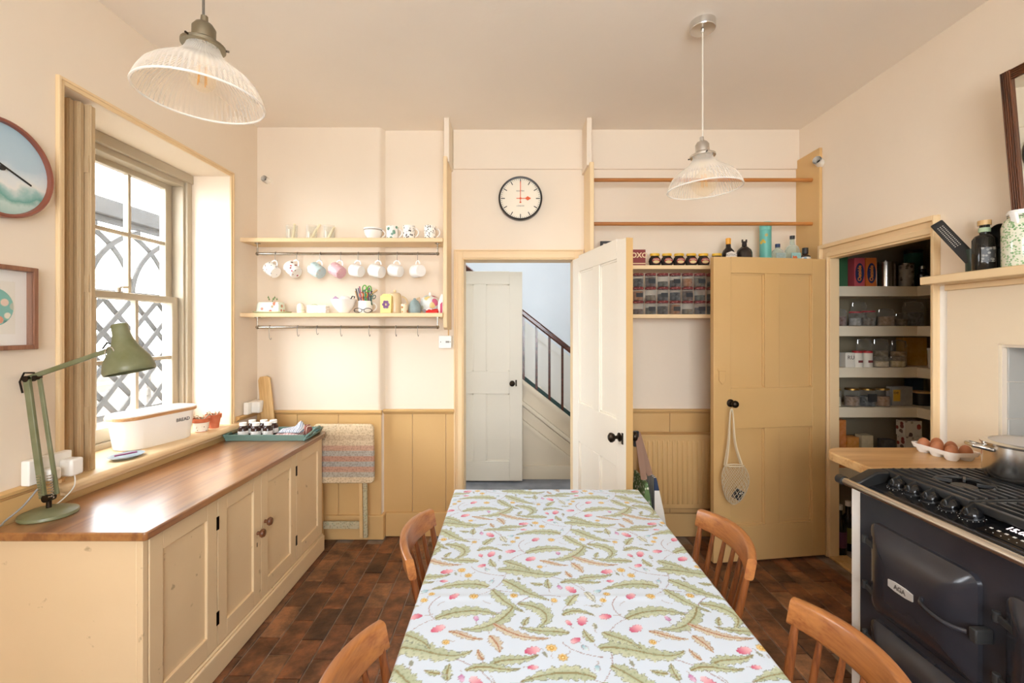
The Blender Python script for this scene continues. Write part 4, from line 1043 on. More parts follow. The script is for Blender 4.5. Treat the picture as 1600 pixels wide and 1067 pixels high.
m = MB(); m.bar((-.028, -.0335, 0), (.045, -.0335, 0), .005, .0012, (0, 1, 0)); m.prism([(.036, .004), (.05, .015), (.074, 0), (.05, -.015), (.036, -.004)], -.0342, -.033, 'XZ'); m.build('hour_hand', ORG, t)
m = MB(); m.M = Matrix.Rotation(PI/2, 4, 'X'); m.lathe([(.007, .033), (.007, .037), (0, .037)], n=16); m.build('hub', ORG, t)
# tide clock on the window wall
CT = paint('tide_rim_wood', '8d4f3c', .4)
ct = thing('seascape_clock', 'round wall clock with a red-brown rim and pale blue seaside dial on the window wall', 'clock', (XL, 1.545, H+.548))
m = MB(); m.M = Matrix.Rotation(PI/2, 4, 'Y'); R = .167
m.lathe([(R-.01, 0), (R, .004), (R, .034), (R-.005, .038), (R-.012, .036), (R-.013, .022), (0, .022)], n=56); m.build('case', CT, ct)
def tide_face():
    m_, nt, b = base_mat('seascape_dial'); tc = N(nt, 'ShaderNodeTexCoord'); sp = N(nt, 'ShaderNodeSeparateXYZ'); nt.links.new(tc.outputs['Object'], sp.inputs[0])
    n = N(nt, 'ShaderNodeTexNoise'); n.inputs['Scale'].default_value = 14; n.inputs['Detail'].default_value = 5; nt.links.new(tc.outputs['Object'], n.inputs['Vector'])
    ad = N(nt, 'ShaderNodeMath', operation='MULTIPLY_ADD'); ad.inputs[1].default_value = .10; nt.links.new(n.outputs['Fac'], ad.inputs[0]); nt.links.new(sp.outputs[2], ad.inputs[2])
    mr = N(nt, 'ShaderNodeMapRange'); mr.inputs[1].default_value = -.13; mr.inputs[2].default_value = .20; nt.links.new(ad.outputs[0], mr.inputs[0])
    c = ramp(nt, mr.outputs[0], [(0, srgb('8fb5b0')), (.20, srgb('b9cfc8')), (.26, srgb('6fa39a')), (.33, srgb('9cc0bd')), (.40, srgb('e2e3de')), (.5, srgb('d5dee2')), (.62, srgb('b5cbd8')), (1, srgb('a9c6d6'))])
    nt.links.new(c, b.inputs['Base Color']); b.inputs['Roughness'].default_value = .25; return m_
m = MB(); m.M = Matrix.Rotation(PI/2, 4, 'Y'); m.lathe([(R-.0135, .0225), (0, .0227)], n=48); m.build('dial', tide_face(), ct)
MB().bar((.025, -.045, .03), (.025, .095, -.033), .006, .0015, (1, 0, 0)).build('hand', BLACKP, ct)
m = MB(); m.M = Matrix.Rotation(PI/2, 4, 'Y'); m.lathe([(.009, .023), (.009, .029), (0, .029)], n=16); m.build('hub', BLACKP, ct)
# framed picture below
pf = thing('box_framed_picture', 'deep brown box frame with a teal round motif on the window wall', 'picture', (XL, 1.52, H+.075))
o = (0, 0, 0); y0, y1, z0, z1, d = -.14, .137, -.148, .145, .034
m = MB(); e = .016
m.box(0, d, y0, y0+e, z0, z1); m.box(0, d, y1-e, y1, z0, z1); m.box(0, d, y0+e, y1-e, z0, z0+e); m.box(0, d, y0+e, y1-e, z1-e, z1); m.build('frame', FRAMEW, pf, .002)
MB().box(.002, .006, y0+e, y1-e, z0+e, z1-e).build('mount', paint('white_mount', 'efece6', .8), pf)
MB().box(.006, .0075, y0+.055, y1-.055, z0+.055, z1-.055).build('print_sheet', paint('ivory_sheet', 'e9e4d8', .8), pf)
m = MB(); m.M = Matrix.Translation((.0078, .01, 0)) @ Matrix.Rotation(PI/2, 4, 'Y'); m.lathe([(.066, 0), (.066, .001), (0, .001)], n=36); m.build('round_motif', speckle('teal_motif', '6fb3a6', ['d9825f', 'e9e0cd', '2f7f78'], 30, .4), pf)
MB().box(d-.008, d-.006, y0+e, y1-e, z0+e, z1-e).build('glazing', PANE, pf)
# switch
sw = thing('wall_switch', 'white square switch box beside the hall doorway', 'switch', tuple(at(696.5, 534, 3.19)))
MB().box(-.044, .044, -.036, 0, -.044, .044).build('box', PLAST, sw, .004); MB().box(.004, .030, -.039, -.0355, -.006, .007).build('rocker', paint('grey_rocker', '8d8a84', .4), sw, .001)
for x in (-.03, .036): MB().cyl((x, -.0355, 0), (x, -.0368, 0), .0032, n=10).build('screw', DARKM, sw)
MB().box(.016, .024, -.012, -.002, .044, .20).build('conduit', OCHRE, sw)
# pipe stubs
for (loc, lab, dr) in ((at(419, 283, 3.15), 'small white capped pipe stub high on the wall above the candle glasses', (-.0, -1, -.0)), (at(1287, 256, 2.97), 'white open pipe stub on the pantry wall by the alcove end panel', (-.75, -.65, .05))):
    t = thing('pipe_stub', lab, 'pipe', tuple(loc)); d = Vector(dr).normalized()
    if loc.x > 0: loc = Vector((XR, loc.y, loc.z)); t.location = loc
    ln = .055 if loc.x < 0 else .085; r = .021 if loc.x < 0 else .026
    m = MB(); m.tube([d*0, d*ln], r, 18, cap=False); m.tube([d*ln, d*.002], r*.72, 18, cap=False); m.build('sleeve', PLAST, t)
    MB().tube([d*ln*.3, d*(ln*.32)], r*.71, 16).build('hole', paint('hole_shade', '5a4c3e', .8), t)  # disc coloured dark to stand for the shade inside the pipe
# ------------------------------------------------------------------ pendants
def pendant(name, label, x, y, rimz, tilt, ceiling_rose, metalm, br, bc):
    t = thing(name, label, 'lamp', (x, y, rimz), group='ribbed glass pendants'); R = .16; hh = .152
    rot = Matrix.Rotation(tilt, 4, 'Y'); M = Matrix.Translation((0, 0, hh)) @ rot @ Matrix.Translation((0, 0, -hh))
    prof = [(.040, hh), (.043, hh-.010), (.050, hh-.024), (.066, hh-.042), (.092, hh-.060), (.118, hh-.078), (.138, hh-.098), (.151, hh-.122), (R-.002, .012), (R, .004), (R+.001, 0)]
    m = MB(); m.M = M; m.lathe(prof, n=288, rib=.010, ribn=72); me = m.mesh('glass_shade')
    bm = bmesh.new(); bm.from_mesh(me); bmesh.ops.delete(bm, geom=[f for f in bm.faces if len(f.verts) > 4], context='FACES'); bm.to_mesh(me); bm.free()
    me.materials.append(SHADEG); link('glass_shade', me, t)
    m = MB(); m.M = M; m.tube([(R*math.cos(a), R*math.sin(a), .001) for a in np.linspace(0, 2*PI, 65)[:-1]], .0032, 8, closed=True); m.build('rim', glass('rim_glass', 'fffdf6', .45, .9), t)
    m = MB(); m.M = M; m.lathe([(.056, hh-.004), (.056, hh+.004), (.042, hh+.012), (.030, hh+.02), (.030, hh+.050), (.022, hh+.062), (.010, hh+.068), (.009, hh+.085), (0, hh+.085)], n=28); m.build('lampholder', metalm, t)
    for a in (.4, 2.5, 4.6):
        m = MB(); m.M = M; m.cyl((.055*math.cos(a), .055*math.sin(a), hh), (.064*math.cos(a), .064*math.sin(a), hh), .003, n=8); m.build('grub_screw', DARKM, t)
    zc = ZC-rimz
    MB().tube([(0, 0, hh+.083), (0, 0, zc-.02)], .0034, 8).build('flex', paint('flex_dark', '5d564b', .5) if ceiling_rose else paint('flex_cream', 'd9d2c4', .5), t)
    MB().lathe([(.008, zc-.048), (.010, zc-.036), (.054, zc-.034), (.056, zc-.030), (.056, zc), (0, zc)], n=32).build('ceiling_rose', STEEL, t)
    bz = bc+.03; r = br
    m = MB(); m.M = M; m.lathe([(.013, hh-.01), (.014, bc+r+.012)]+[(r*math.sin(a), bc+r*math.cos(a)) for a in np.linspace(.42, PI, 14)], n=28); b = m.build('bulb', glass('bulb_glass', 'fffaf0', .015, .35), t)
    m = MB(); m.M = M
    for k in range(4):
        a = k*PI/2; m.tube([(.010*math.cos(a), .010*math.sin(a), bz+.012), (.013*math.cos(a), .013*math.sin(a), bz-.045)], .0012, 6)
    m.build('filament', paint('filament', 'd29a4a', .3), b)
    return t
pendant('pendant_lamp', 'ribbed glass pendant hanging in front of the window', -.88, 1.306, H+.660, math.radians(2), True, metal('pewter', '8f8672', .45), .034, .055)
pendant('pendant_lamp', 'ribbed glass pendant with steel ceiling rose over the table end near the pantry', .876, 2.07, H+.635, math.radians(-3), False, STEEL, .055, .026)
# ------------------------------------------------------------------ desk lamp on the worktop
GREEN = paint('lamp_green', '6f714a', .35, .12, 0, 14)
lp = thing('desk_lamp', 'old green sprung desk lamp standing on the worktop by the window', 'lamp', (-1.655, 1.633, WT+.001))
MB().lathe([(0, 0), (.080, 0), (.082, .004), (.080, .012), (.060, .020), (.022, .026), (0, .027)], n=48).build('base', GREEN, lp)
def L(x, y): p = at(x, y, 1.633); return (p.x+1.655, 0, p.z-WT)
b0 = L(68, 785); b1 = L(68, 762)
MB().cyl((0, 0, .024), (0, 0, .055), .008).build('post', DARKM, lp)
piv = Vector((0, 0, .062)); el = Vector(L(46, 592)); el2 = Vector(L(58, 590)); hd = Vector(L(178, 545))
MB().bar(piv+Vector((-.012, -.008, 0)), el+Vector((0, -.008, 0)), .012, .022, (1, 0, 0)).build('lower_arm', GREEN, lp, .002)
MB().bar(piv+Vector((.022, .008, .01)), el2+Vector((0, .008, 0)), .008, .014, (1, 0, 0)).build('lower_arm', GREEN, lp, .002)
MB().bar(el+Vector((-.005, 0, .002)), hd, .010, .017).build('upper_arm', GREEN, lp, .002)
m = MB(); m.cyl(el+Vector((0, -.016, 0)), el+Vector((0, .016, 0)), .011); m.cyl(el2+Vector((0, -.012, 0)), el2+Vector((0, .012, 0)), .008); m.build('elbow', DARKM, lp)
m = MB(); m.cyl(piv+Vector((0, -.016, 0)), piv+Vector((0, .016, 0)), .013); m.build('pivot', DARKM, lp)
for sx in (-.016, .020):
    a = Vector((sx, -.012, .065)); b = a+Vector((-.006 if sx < 0 else -.004, 0, .085)); n = 64
    pts = [a.lerp(b, i/n)+Vector((.0075*math.cos(i*.9), .0075*math.sin(i*.9), 0)) for i in range(n)]
    MB().tube(pts, .0016, 5).build('spring', CHROME, lp)
# shade: axis from cap to mouth
s0 = Vector(L(186, 507)); s1 = Vector(L(203, 580)); ax = (s1-s0); ln = ax.length; q = Vector((0, 0, 1)).rotation_difference(ax.normalized()).to_matrix().to_4x4()
m = MB(); m.M = Matrix.Translation(s0) @ q
prof = [(.006, -.005), (.022, 0), (.025, .006), (.026, .035), (.031, .058), (.041, .082), (.055, .106), (.068, .128), (.0755, ln-.016), (.077, ln-.006), (.074, ln+.004)]
m.shell(prof, n=40, th=.0015); me = m.mesh('lamp_shade'); me.materials.append(GREEN); link('lamp_shade', me, lp)
m = MB(); m.M = Matrix.Translation(s0) @ q; m.lathe([(0, .07), (.016, .075), (.026, .105), (.024, .125), (0, .14)], n=20); m.build('bulb', paint('opal_bulb', 'efeee8', .3), lp)
m = MB(); pc = Vector(L(190, 552)); m.tube([pc+Vector((.016*math.cos(a), -.048, .024*math.sin(a))) for a in np.linspace(0, 2*PI, 24)[:-1]], .0022, 7, closed=True); m.build('guide_ring', CHROME, lp)
MB().tube([hd, Vector(L(182, 550))+Vector((0, -.02, 0))], .006, 10).build('head_joint', DARKM, lp)
m = MB(); m.tube([el+Vector((-.012, -.012, -.05)), el+Vector((-.022, -.012, -.01)), el+Vector((-.006, -.012, .022)), el+Vector((.03, -.012, .022))], .003, 8); m.build('arm_flex', DARKM, lp)
m = MB(); p0 = Vector(L(178, 545)); m.tube([p0+Vector((-.03, -.012, 0)), p0+Vector((-.012, -.014, .022)), p0+Vector((.010, -.02, .014))], .003, 8); m.build('head_flex', DARKM, lp)
cabl = MB(); q0 = Vector((-1.655, 1.633, WT))
cpts = [q0+Vector((-.020, -.020, .10)), q0+Vector((-.04, -.05, .05)), q0+Vector((-.055, -.09, .018)), Vector((-1.70, 1.515, WT+.010)), Vector((-1.705, 1.484, WT+.012)), Vector((-1.705, 1.472, WT-.04)), Vector((-1.70, 1.465, .60)), Vector((-1.725, 1.455, .49)), Vector((-1.80+.06, 1.42, .455)), Vector((-1.745, 1.30, .46))]
def smooth_path(pts, n=8):
    out = []
    P = [pts[0]]+pts+[pts[-1]]
    for i in range(1, len(P)-2):
        for k in range(n):
            t = k/n; a, b, c, d = P[i-1], P[i], P[i+1], P[i+2]
            out.append(.5*((2*b)+(-a+c)*t+(2*a-5*b+4*c-d)*t*t+(-a+3*b-3*c+d)*t**3))
    return out+[pts[-1]]
cabl.off = q0
cabl.tube(smooth_path(cpts), .0032, 8); cabl.build('power_flex', paint('grey_flex', '8f8b85', .5), lp)
# ------------------------------------------------------------------ sockets with plugs
def sockets(y0, y1, z0, z1, label, plugs):
    t = thing('wall_socket', label, 'socket', (XL+.012, (y0+y1)/2, z0)); o = (XL+.012, (y0+y1)/2, z0); X0 = XL+.012
    MB(o).box(X0, X0+.03, y0, y1, z0, z1).build('plate', PLAST, t, .004)
    for (a, b, c, d, e) in plugs: MB(o).box(X0+.03, X0+.03+e, a, b, c, d).build('plug', PLAST, t, .008)
    return t
zs = H-.585
ws = sockets(1.615, 1.775, .885, .975, 'white double socket with chunky plugs on the window wall behind the desk lamp', [(1.648, 1.69, .89, .935, .045), (1.72, 1.772, .885, .95, .05)])
m = MB((XL+.012, 1.695, .885)); m.tube(smooth_path([Vector((XL+.08, 1.745, .888)), Vector((XL+.085, 1.735, .84)), Vector((XL+.05, 1.70, WT+.01)), Vector((XL+.045, 1.62, WT+.006))]), .0022, 7); m.build('lead', PLAST, ws)
sockets(2.965, 3.11, .885, .965, 'white double socket with plug and charger near the corner by the tray', [(3.0, 3.045, .89, .965, .055), (3.06, 3.105, .90, .965, .045)])
# ------------------------------------------------------------------ things on sill and worktop
bb = thing('bread_bin', 'white enamel bread bin with wooden rimmed lid on the window sill', 'bread bin', (-1.868, 2.385, WZ0), math.radians(-12))
outl = rrect(.175, .40, .075, 8)
m = MB(); m.rings([[(x*s, y*s, z) for x, y in outl] for s, z in ((.86, 0), (.90, .004), (.985, .13), (1.0, .150), (.985, .150), (.88, .008))], cap1=True); m.build('bin', CHINA, bb)
m = MB(); m.rings([[(x*s, y*s, z) for x, y in rrect(.185, .43, .08, 8)] for s, z in ((1, .150), (1, .166))]); m.build('lid_rim', wood('lid_wood', 'b27f4e', 'd8ab78', .45, 'Y', 2), bb, .003)
m = MB(); m.rings([[(x*s, y*s, z) for x, y in rrect(.182, .426, .079, 8)] for s, z in ((1, .166), (.99, .172), (.9, .176))]); m.build('lid', CHINA, bb)
text('BREAD', .026, paint('navy_print', '20263f', .5), bb, TM((.0875, .09, .108), (0, 1, 0), (0, 0, 1)), ext=.0004)
def flowerpot(x, y, r, h, label, paper):
    t = thing('flowerpot', label, 'pot', (x, y, WZ0), group='terracotta pots on the sill'); TC = paint('terracotta', 'c8683c', .7, .12, 0, 20)
    MB().shell([(.001, 0), (r*.68, 0), (r*.9, h*.72), (r*1.02, h*.72), (r*1.06, h)], n=26, th=.004).build('pot', TC, t)
    MB().lathe([(0, h*.86), (r*.9, h*.86)], n=20).build('soil', paint('potting_soil', '5a4a38', .9), t)
    SUC = paint('dry_stems', 'b9a58a', .7)
    for k in range(7):
        a = k*.9; MB().tube([(.3*r*math.cos(a), .3*r*math.sin(a), h*.86), (.75*r*math.cos(a), .75*r*math.sin(a), h*1.12), (r*.9*math.cos(a+.3), r*.9*math.sin(a+.3), h*1.16)], [.003, .004, .001], 6).build('stem', SUC, t)
    if paper: MB().lathe([(r*.79, .004), (r*.96, h*.70), (r*.99, h*.70)], n=26).build('paper_sleeve', speckle('printed_paper', 'ece5da', ['4a4038', '7a5a48'], 70, .2), t)
flowerpot(-1.795, 2.645, .043, .078, 'terracotta pot in a printed paper sleeve beside the bread bin', True)
flowerpot(-1.790, 2.745, .042, .082, 'bare terracotta pot at the corner of the window sill', False)
t = thing('small_plate', 'small blue-grey dish lying on the sill by the shutter', 'dish', (-1.775, 2.105, WZ0))
MB().shell([(.001, 0), (.035, 0), (.05, .006), (.062, .014)], n=32, th=.003, sy=1.25).build('dish', paint('slate_blue_glaze', '93a3ad', .25), t)
MB().bar((-.03, -.03, .016), (.02, .035, .018), .012, .006).build('pen', paint('plum_pen', '8b4a72', .4), t)
# tray at the end of the worktop
TEAL = paint('tray_teal', '64857c', .45, .08)
ty = thing('wooden_tray', 'dusty teal wooden tray at the far end of the worktop', 'tray', (-1.458, 2.822, WT+.0015))
W2, D2 = .235, .115
MB().box(-W2+.012, W2-.012, -D2+.012, D2-.012, .0, .008).build('tray_floor', TEAL, ty)
for s in (-1, 1):
    m = MB(); m.prism([(s*(D2-.012), .0), (s*(D2-.004), .0), (s*(D2+.004), .036), (s*(D2-.005), .036)], -W2, W2, 'YZ'); m.build('side', TEAL, ty, .001)
for s in (-1, 1):
    x0 = s*(W2-.006); x1 = s*(W2+.028)
    mm = MB()
    z0, z1, zm = .0, .036, .058
    def E(y, z): f = z/.058; return (x0+(x1-x0)*f, y, z)
    # end board with a hand slot: four bars around a hole
    mm.add([E(-D2, 0), E(D2, 0), E(D2, .020), E(-D2, .020)], [(0, 1, 2, 3)]); mm.add([E(-D2, .02), E(-.038, .02), E(-.038, .048), E(-D2, .036)], [(0, 1, 2, 3)])
    mm.add([E(.038, .02), E(D2, .02), E(D2, .036), E(.038, .048)], [(0, 1, 2, 3)]); mm.add([E(-.055, .044), E(.055, .044), E(.04, .060), E(-.04, .060)], [(0, 1, 2, 3)])
    o = mm.build('end', TEAL, ty); sd = o.modifiers.new('s', 'SOLIDIFY'); sd.thickness = .009; sd.offset = 0
AMB = glass('amber_glass', '5a2c12', .55, .85, (.05, .02, .008))
for i, (x, y) in enumerate(((-.165, -.055), (-.085, -.058), (-.155, .025), (-.085, .03), (-.02, -.045), (-.025, .03))):
    t = thing('pill_bottle', 'white capped brown jar on the tray, '+('front', 'front', 'back', 'back', 'front', 'back')[i]+' row, '+('window end', 'middle', 'window end', 'middle', 'napkin end', 'napkin end')[i], 'bottle', (-1.458+x, 2.822+y, WT+.0115), group='brown jars on the tray')
    MB().lathe([(0, 0), (.026, 0), (.028, .004), (.028, .052), (.022, .064), (.018, .068), (.018, .072), (0, .072)], n=22).build('jar', paint('amber_jar', '33180d', .12, .05), t)
    MB().lathe([(.0285, .010), (.0288, .011), (.0288, .038), (.0285, .039)], n=22).build('paper_label', paint('jar_label', 'dcd8d4', .6, .08, 0, 40), t)
    MB().lathe([(0, .070), (.021, .070), (.0215, .074), (.0205, .088), (0, .089)], n=22).build('cap', PLAST, t)
def cloth_stack(x, y, label, mat, z, dx=.075, dy=.05, hgt=.02, seed=0, peak=None):
    rg = np.random.default_rng(seed); n = 14; me_v = []; m = MB()
    for j in range(n+1):
        for i in range(n+1):
            u, v = i/n*2-1, j/n*2-1
            e = max(abs(u), abs(v)); hz = hgt*(1-e**6)+.004*math.sin(u*5+seed)*math.cos(v*4+seed*2)*(1-e**4)
            if peak: hz += peak*math.exp(-((u-.6)**2+(v-.4)**2)/.12)
            me_v.append((dx*u*(1+.05*math.sin(v*3+seed)), dy*v, max(hz, 0)+.001))
    fs = [(j*(n+1)+i, j*(n+1)+i+1, (j+1)*(n+1)+i+1, (j+1)*(n+1)+i) for j in range(n) for i in range(n)]
    m.add(me_v, fs, True); o = m.build('napkin', mat); s = o.modifiers.new('s', 'SOLIDIFY'); s.thickness = .003; s.offset = 1
    o.location = (x, y, z); return tag(o, label, 'napkin', 'cloth napkins on the tray')
cloth_stack(-1.355, 2.80, 'pink checked napkin folded flat on the tray', stripes('pink_check', ['c79c98', 'dccfc8', 'a8505c', 'd8c4be'], 0, 55), WT+.0115, .082, .055, .020, 1)
cloth_stack(-1.345, 2.815, 'blue striped napkin with a lifted corner on the tray', stripes('blue_stripe', ['7d879c', 'cdcfd4', 'a3a9b8', 'd6d6d6'], 0, 45), WT+.036, .070, .05, .016, 2, .045)
cloth_stack(-1.283, 2.85, 'dark red striped napkin at the tray handle end', stripes('red_stripe', ['7a3a35', 'd9c2b4', '8c4a42', 'a9685c'], 0, 60), WT+.0125, .03, .04, .05, 3)
bd = MB(); bd.prism([(-.045, 0), (.045, 0), (.040, .335), (.022, .35), (-.028, .35), (-.04, .33)], -.009, .009, 'XZ')
o = bd.build('chopping_board', PALEW, None, .004); p = Vector((-1.62, 3.085, WT+.002)); o.matrix_world = Matrix.Translation(p) @ Matrix.Rotation(math.radians(-9), 4, 'Y') @ Matrix.Rotation(math.radians(-7), 4, 'X')
tag(o, 'pale wooden board leaning in the corner behind the tray', 'board')
o.location.y = 3.055
# folding tray table leaning on the wall
ft = thing('folding_table', 'folded table with faded woven fabric top leaning against the ochre boards', 'table', tuple(at(545, 838, 3.07))); 
FB = stripes('woven_fabric_bands', ['c9b493', 'd3bf9f', 'aea698', 'b8917c', 'a29f98', 'b38a76', 'a8a298', 'bb9680', 'c5b092', 'bca689'], 2, 2.85)
nt = FB.node_tree; b_ = nt.nodes['Principled BSDF']; src = b_.inputs['Base Color'].links[0].from_socket
vv = N(nt, 'ShaderNodeTexVoronoi'); vv.inputs['Scale'].default_value = 85; tcx = N(nt, 'ShaderNodeTexCoord'); nt.links.new(tcx.outputs['Object'], vv.inputs['Vector'])
mk = ramp(nt, vv.outputs['Distance'], [(.2, (.78, .73, .68)), (.6, (1.08, 1.06, 1.03))]); mxx = N(nt, 'ShaderNodeMix', data_type='RGBA', blend_type='MULTIPLY'); mxx.inputs[0].default_value = 1
nt.links.new(src, mxx.inputs[6]); nt.links.new(mk, mxx.inputs[7]); nt.links.new(mxx.outputs[2], b_.inputs['Base Color'])
TRIMF = speckle('braid_trim', 'bdb393', ['a3a486', 'ad9c7a', '98927a'], 90, .5, .8)
zt_ = at(545, 673, 3.0).z; zb_ = at(545, 766, 3.0).z
M = Matrix.Rotation(math.radians(2.0), 4, 'X')
m = MB(); m.M = M; m.prism([(x-.01, z+(zt_+zb_)/2) for x, z in rrect(.40, zt_-zb_, .03, 6)], -.055, -.027, 'XZ'); m.build('tabletop', FB, ft, .006)
m = MB(); m.M = M; m.box(.078, .102, -.022, -.004, .0, .60); m.build('leg', PALEW, ft, .002)
m = MB(); m.M = M; m.box(.106, .132, -.024, -.004, .0, .60); m.build('leg', TRIMF, ft, .002)
m = MB(); m.M = M; m.box(-.19, -.166, -.022, -.004, 0, .60); m.build('leg', PALEW, ft, .002)
m = MB(); m.M = M; m.box(-.166, .078, -.020, -.006, .06, .11); m.build('stretcher', TRIMF, ft, .002)
# ------------------------------------------------------------------ alcove: rods, shelves, radiator
for z, yy, lab in ((H+.992, 3.03, 'upper wooden rod spanning the alcove'), (H+.700, 3.03, 'lower wooden rod spanning the alcove above the bottles')):
    o = MB((1.2, yy, z)).cyl((.548, yy, z), (XR-.021, yy, z), .0125, n=16).build('hanging_rod', RODW); o.location = (1.2, yy, z); tag(o, lab, 'rod', 'rods in the alcove')
AS1, AS2 = 1.864, 1.542
for z, lab in ((AS1, 'buff alcove shelf lined with dark jars and bottles'), (AS2, 'buff alcove shelf stacked with small spice jars')):
    o = MB((1.2, 3.08, z)).box(.548 if z > 9 else .568, XR-.021, 2.985, YB, z-.026, z).build('alcove_shelf', BUFF, None, .003); o.location = (1.2, 3.08, z); tag(o, lab, 'shelf')
rd = thing('radiator', 'ochre painted ribbed radiator in the alcove', 'radiator', (1.3, 3.12, .22)); RO = (1.3, 3.12, .22)
m = MB(RO); m.box(.885, 1.78, 3.095, 3.12, .22, .72); m.build('panel', OCHRE, rd, .008)
m = MB(RO); m.box(.885, 1.78, 3.085, 3.165, .715, .728); m.build('grille', OCHRE, rd)
for i in range(26):
    x = .91+i*.0335; m = MB(RO); m.rings([[(x+dx, 3.097-dy*s_, z) for dx, dy in ((-.011, 0), (-.006, .009), (.006, .009), (.011, 0))] for z, s_ in ((.25, .05), (.265, 1), (.675, 1), (.69, .05))], smooth=False); m.build('rib', OCHRE, rd)
MB(RO).cyl((.90, 3.13, .22), (.90, 3.13, .0), .008).build('pipe', OCHRE, rd)
for x in (1.0, 1.65): MB(RO).box(x, x+.03, 3.12, 3.188, .3, .6).build('bracket', OCHRE, rd)
# items on the top alcove shelf
def ax_(px_, Y=3.06): return (px_-VX)*Y/F
t = thing('framed_print', 'small black frame with a red sunburst print at the end of the alcove shelf', 'picture', (ax_(957, 3.1), 3.1, AS1))
MB().box(-.085, .085, -.012, .0, 0, .178).build('frame', paint('frame_black', '1b1715', .4), t, .002); MB().box(-.066, .066, -.0135, -.0115, .018, .160).build('sheet', paint('print_paper', 'ead9c4', .7), t)
m = MB()
for k in range(11):
    a = PI*(k+.25)/11; b = PI*(k+.75)/11
    m.add([(.018*math.cos(a), -.0142, .05+.018*math.sin(a)), (.062*math.cos(a), -.0142, .05+.088*math.sin(a)), (.062*math.cos(b), -.0142, .05+.088*math.sin(b)), (.018*math.cos(b), -.0142, .05+.018*math.sin(b))], [(0, 1, 2, 3)])
m.build('sunburst', paint('sunburst_red', '8a2a24', .6), t)
t = thing('stock_cube_tin', 'small red tin with cream lettering beside the yellow capped jars', 'tin', (ax_(995, 3.03), 3.03, AS1))
MB().box(-.05, .05, -.03, .03, 0, .105).build('tin', paint('tin_red', '7d1f1c', .35), t, .002); text('OXO', .046, paint('tin_cream', 'e0c49a', .5), t, TM((.008, -.0305, .066), *FRONT), bold=.0015)
MB().box(-.05, .05, -.0308, -.0302, .010, .016).build('stripe', paint('tin_cream', 'e0c49a'), t)
JD = paint('dark_brown_glass', '1d100a', .1); YCAP = paint('yellow_cap', 'e6b52a', .35)
for i, px_ in enumerate((1023, 1042, 1061, 1080, 1099, 1120)):
    t = thing('spread_jar', ORD[i]+' round dark jar with yellow cap from the small red tin', 'jar', (ax_(px_, 3.03), 3.03, AS1), group='yellow capped jars')
    MB().lathe([(0, 0), (.030, 0), (.038, .012), (.0405, .03), (.037, .048), (.028, .060), (.026, .066), (0, .066)], n=26, sy=.75).build('jar', JD, t)
    MB().lathe([(0, .066), (.031, .066), (.032, .070), (.031, .082), (0, .083)], n=26, sy=.8).build('cap', YCAP, t)
    m = MB(); pts = [(.026*math.cos(a), .019*math.sin(a)) for a in np.linspace(0, 2*PI, 24)[:-1]]
    m.prism([(x, z+.031) for x, z in pts], -.0325, -.029, 'XZ'); lb = m.build('oval_label', paint('label_red', '9c2a20', .4), t)
    m = MB(); m.prism([(x*.82, z*.5+.024) for x, z in pts], -.0328, -.0324, 'XZ'); m.build('label_panel', paint('label_cream', 'dcc68c', .4), lb)
    text('MARMITE', .0095, paint('label_white', 'f2ead2', .5), lb, TM((0, -.0329, .040), *FRONT), ext=.0002)
t = thing('aperitif_bottle', 'dark bottle with yellow wax neck and white label on the alcove shelf', 'bottle', (ax_(1138, 3.05), 3.05, AS1))
MB().lathe([(0, 0), (.042, 0), (.044, .006), (.044, .080), (.034, .105), (.017, .125), (.0145, .155), (.0145, .165), (0, .165)], n=28).build('bottle', JD, t)
MB().lathe([(.0155, .148), (.0165, .150), (.0165, .186), (.012, .190), (0, .190)], n=20).build('wax_neck', paint('yellow_wax', 'eda52c', .4), t)
m = MB(); m.prism([(-.036, .045), (.036, .045), (.034, .082), (0, .096), (-.034, .082)], -.0455, -.040, 'XZ'); lb = m.build('label_panel', paint('label_offwhite', 'e6ddd0', .6), t); text('BOTIVO', .021, paint('label_ink', '241d18', .6), lb, TM((0, -.0458, .070), *FRONT), ext=.0002)
t = thing('flagon', 'squat black flagon with a small ring neck on the alcove shelf', 'bottle', (ax_(1163, 3.05), 3.05, AS1))
MB().lathe([(0, 0), (.046, 0), (.049, .006), (.049, .090), (.043, .108), (.026, .126), (.016, .134), (.0145, .165), (.016, .167), (0, .166)], n=30).build('body', JD, t)
for s in (-1, 1): MB().box(s*.013-.004, s*.013+.004, -.005, .005, .160, .180).build('lug', JD, t)
t = thing('gift_tube', 'tall turquoise cardboard tube with gold figures on the alcove shelf', 'tube', (ax_(1196, 3.07), 3.07, AS1))
TQ = speckle('turquoise_gold', '63b3a8', ['d9b53a', 'c9a02c', '3d9a8e'], 30, .34)
MB().lathe([(0, 0), (.036, 0), (.036, .245), (0, .245)], n=28).build('tube', TQ, t); MB().lathe([(0, .246), (.0368, .246), (.0368, .298), (0, .299)], n=28).build('lid', paint('turquoise_card', '74c2b4', .45), t)
BGL = glass('pale_bottle_glass', 'e3efe9', .10, .65)
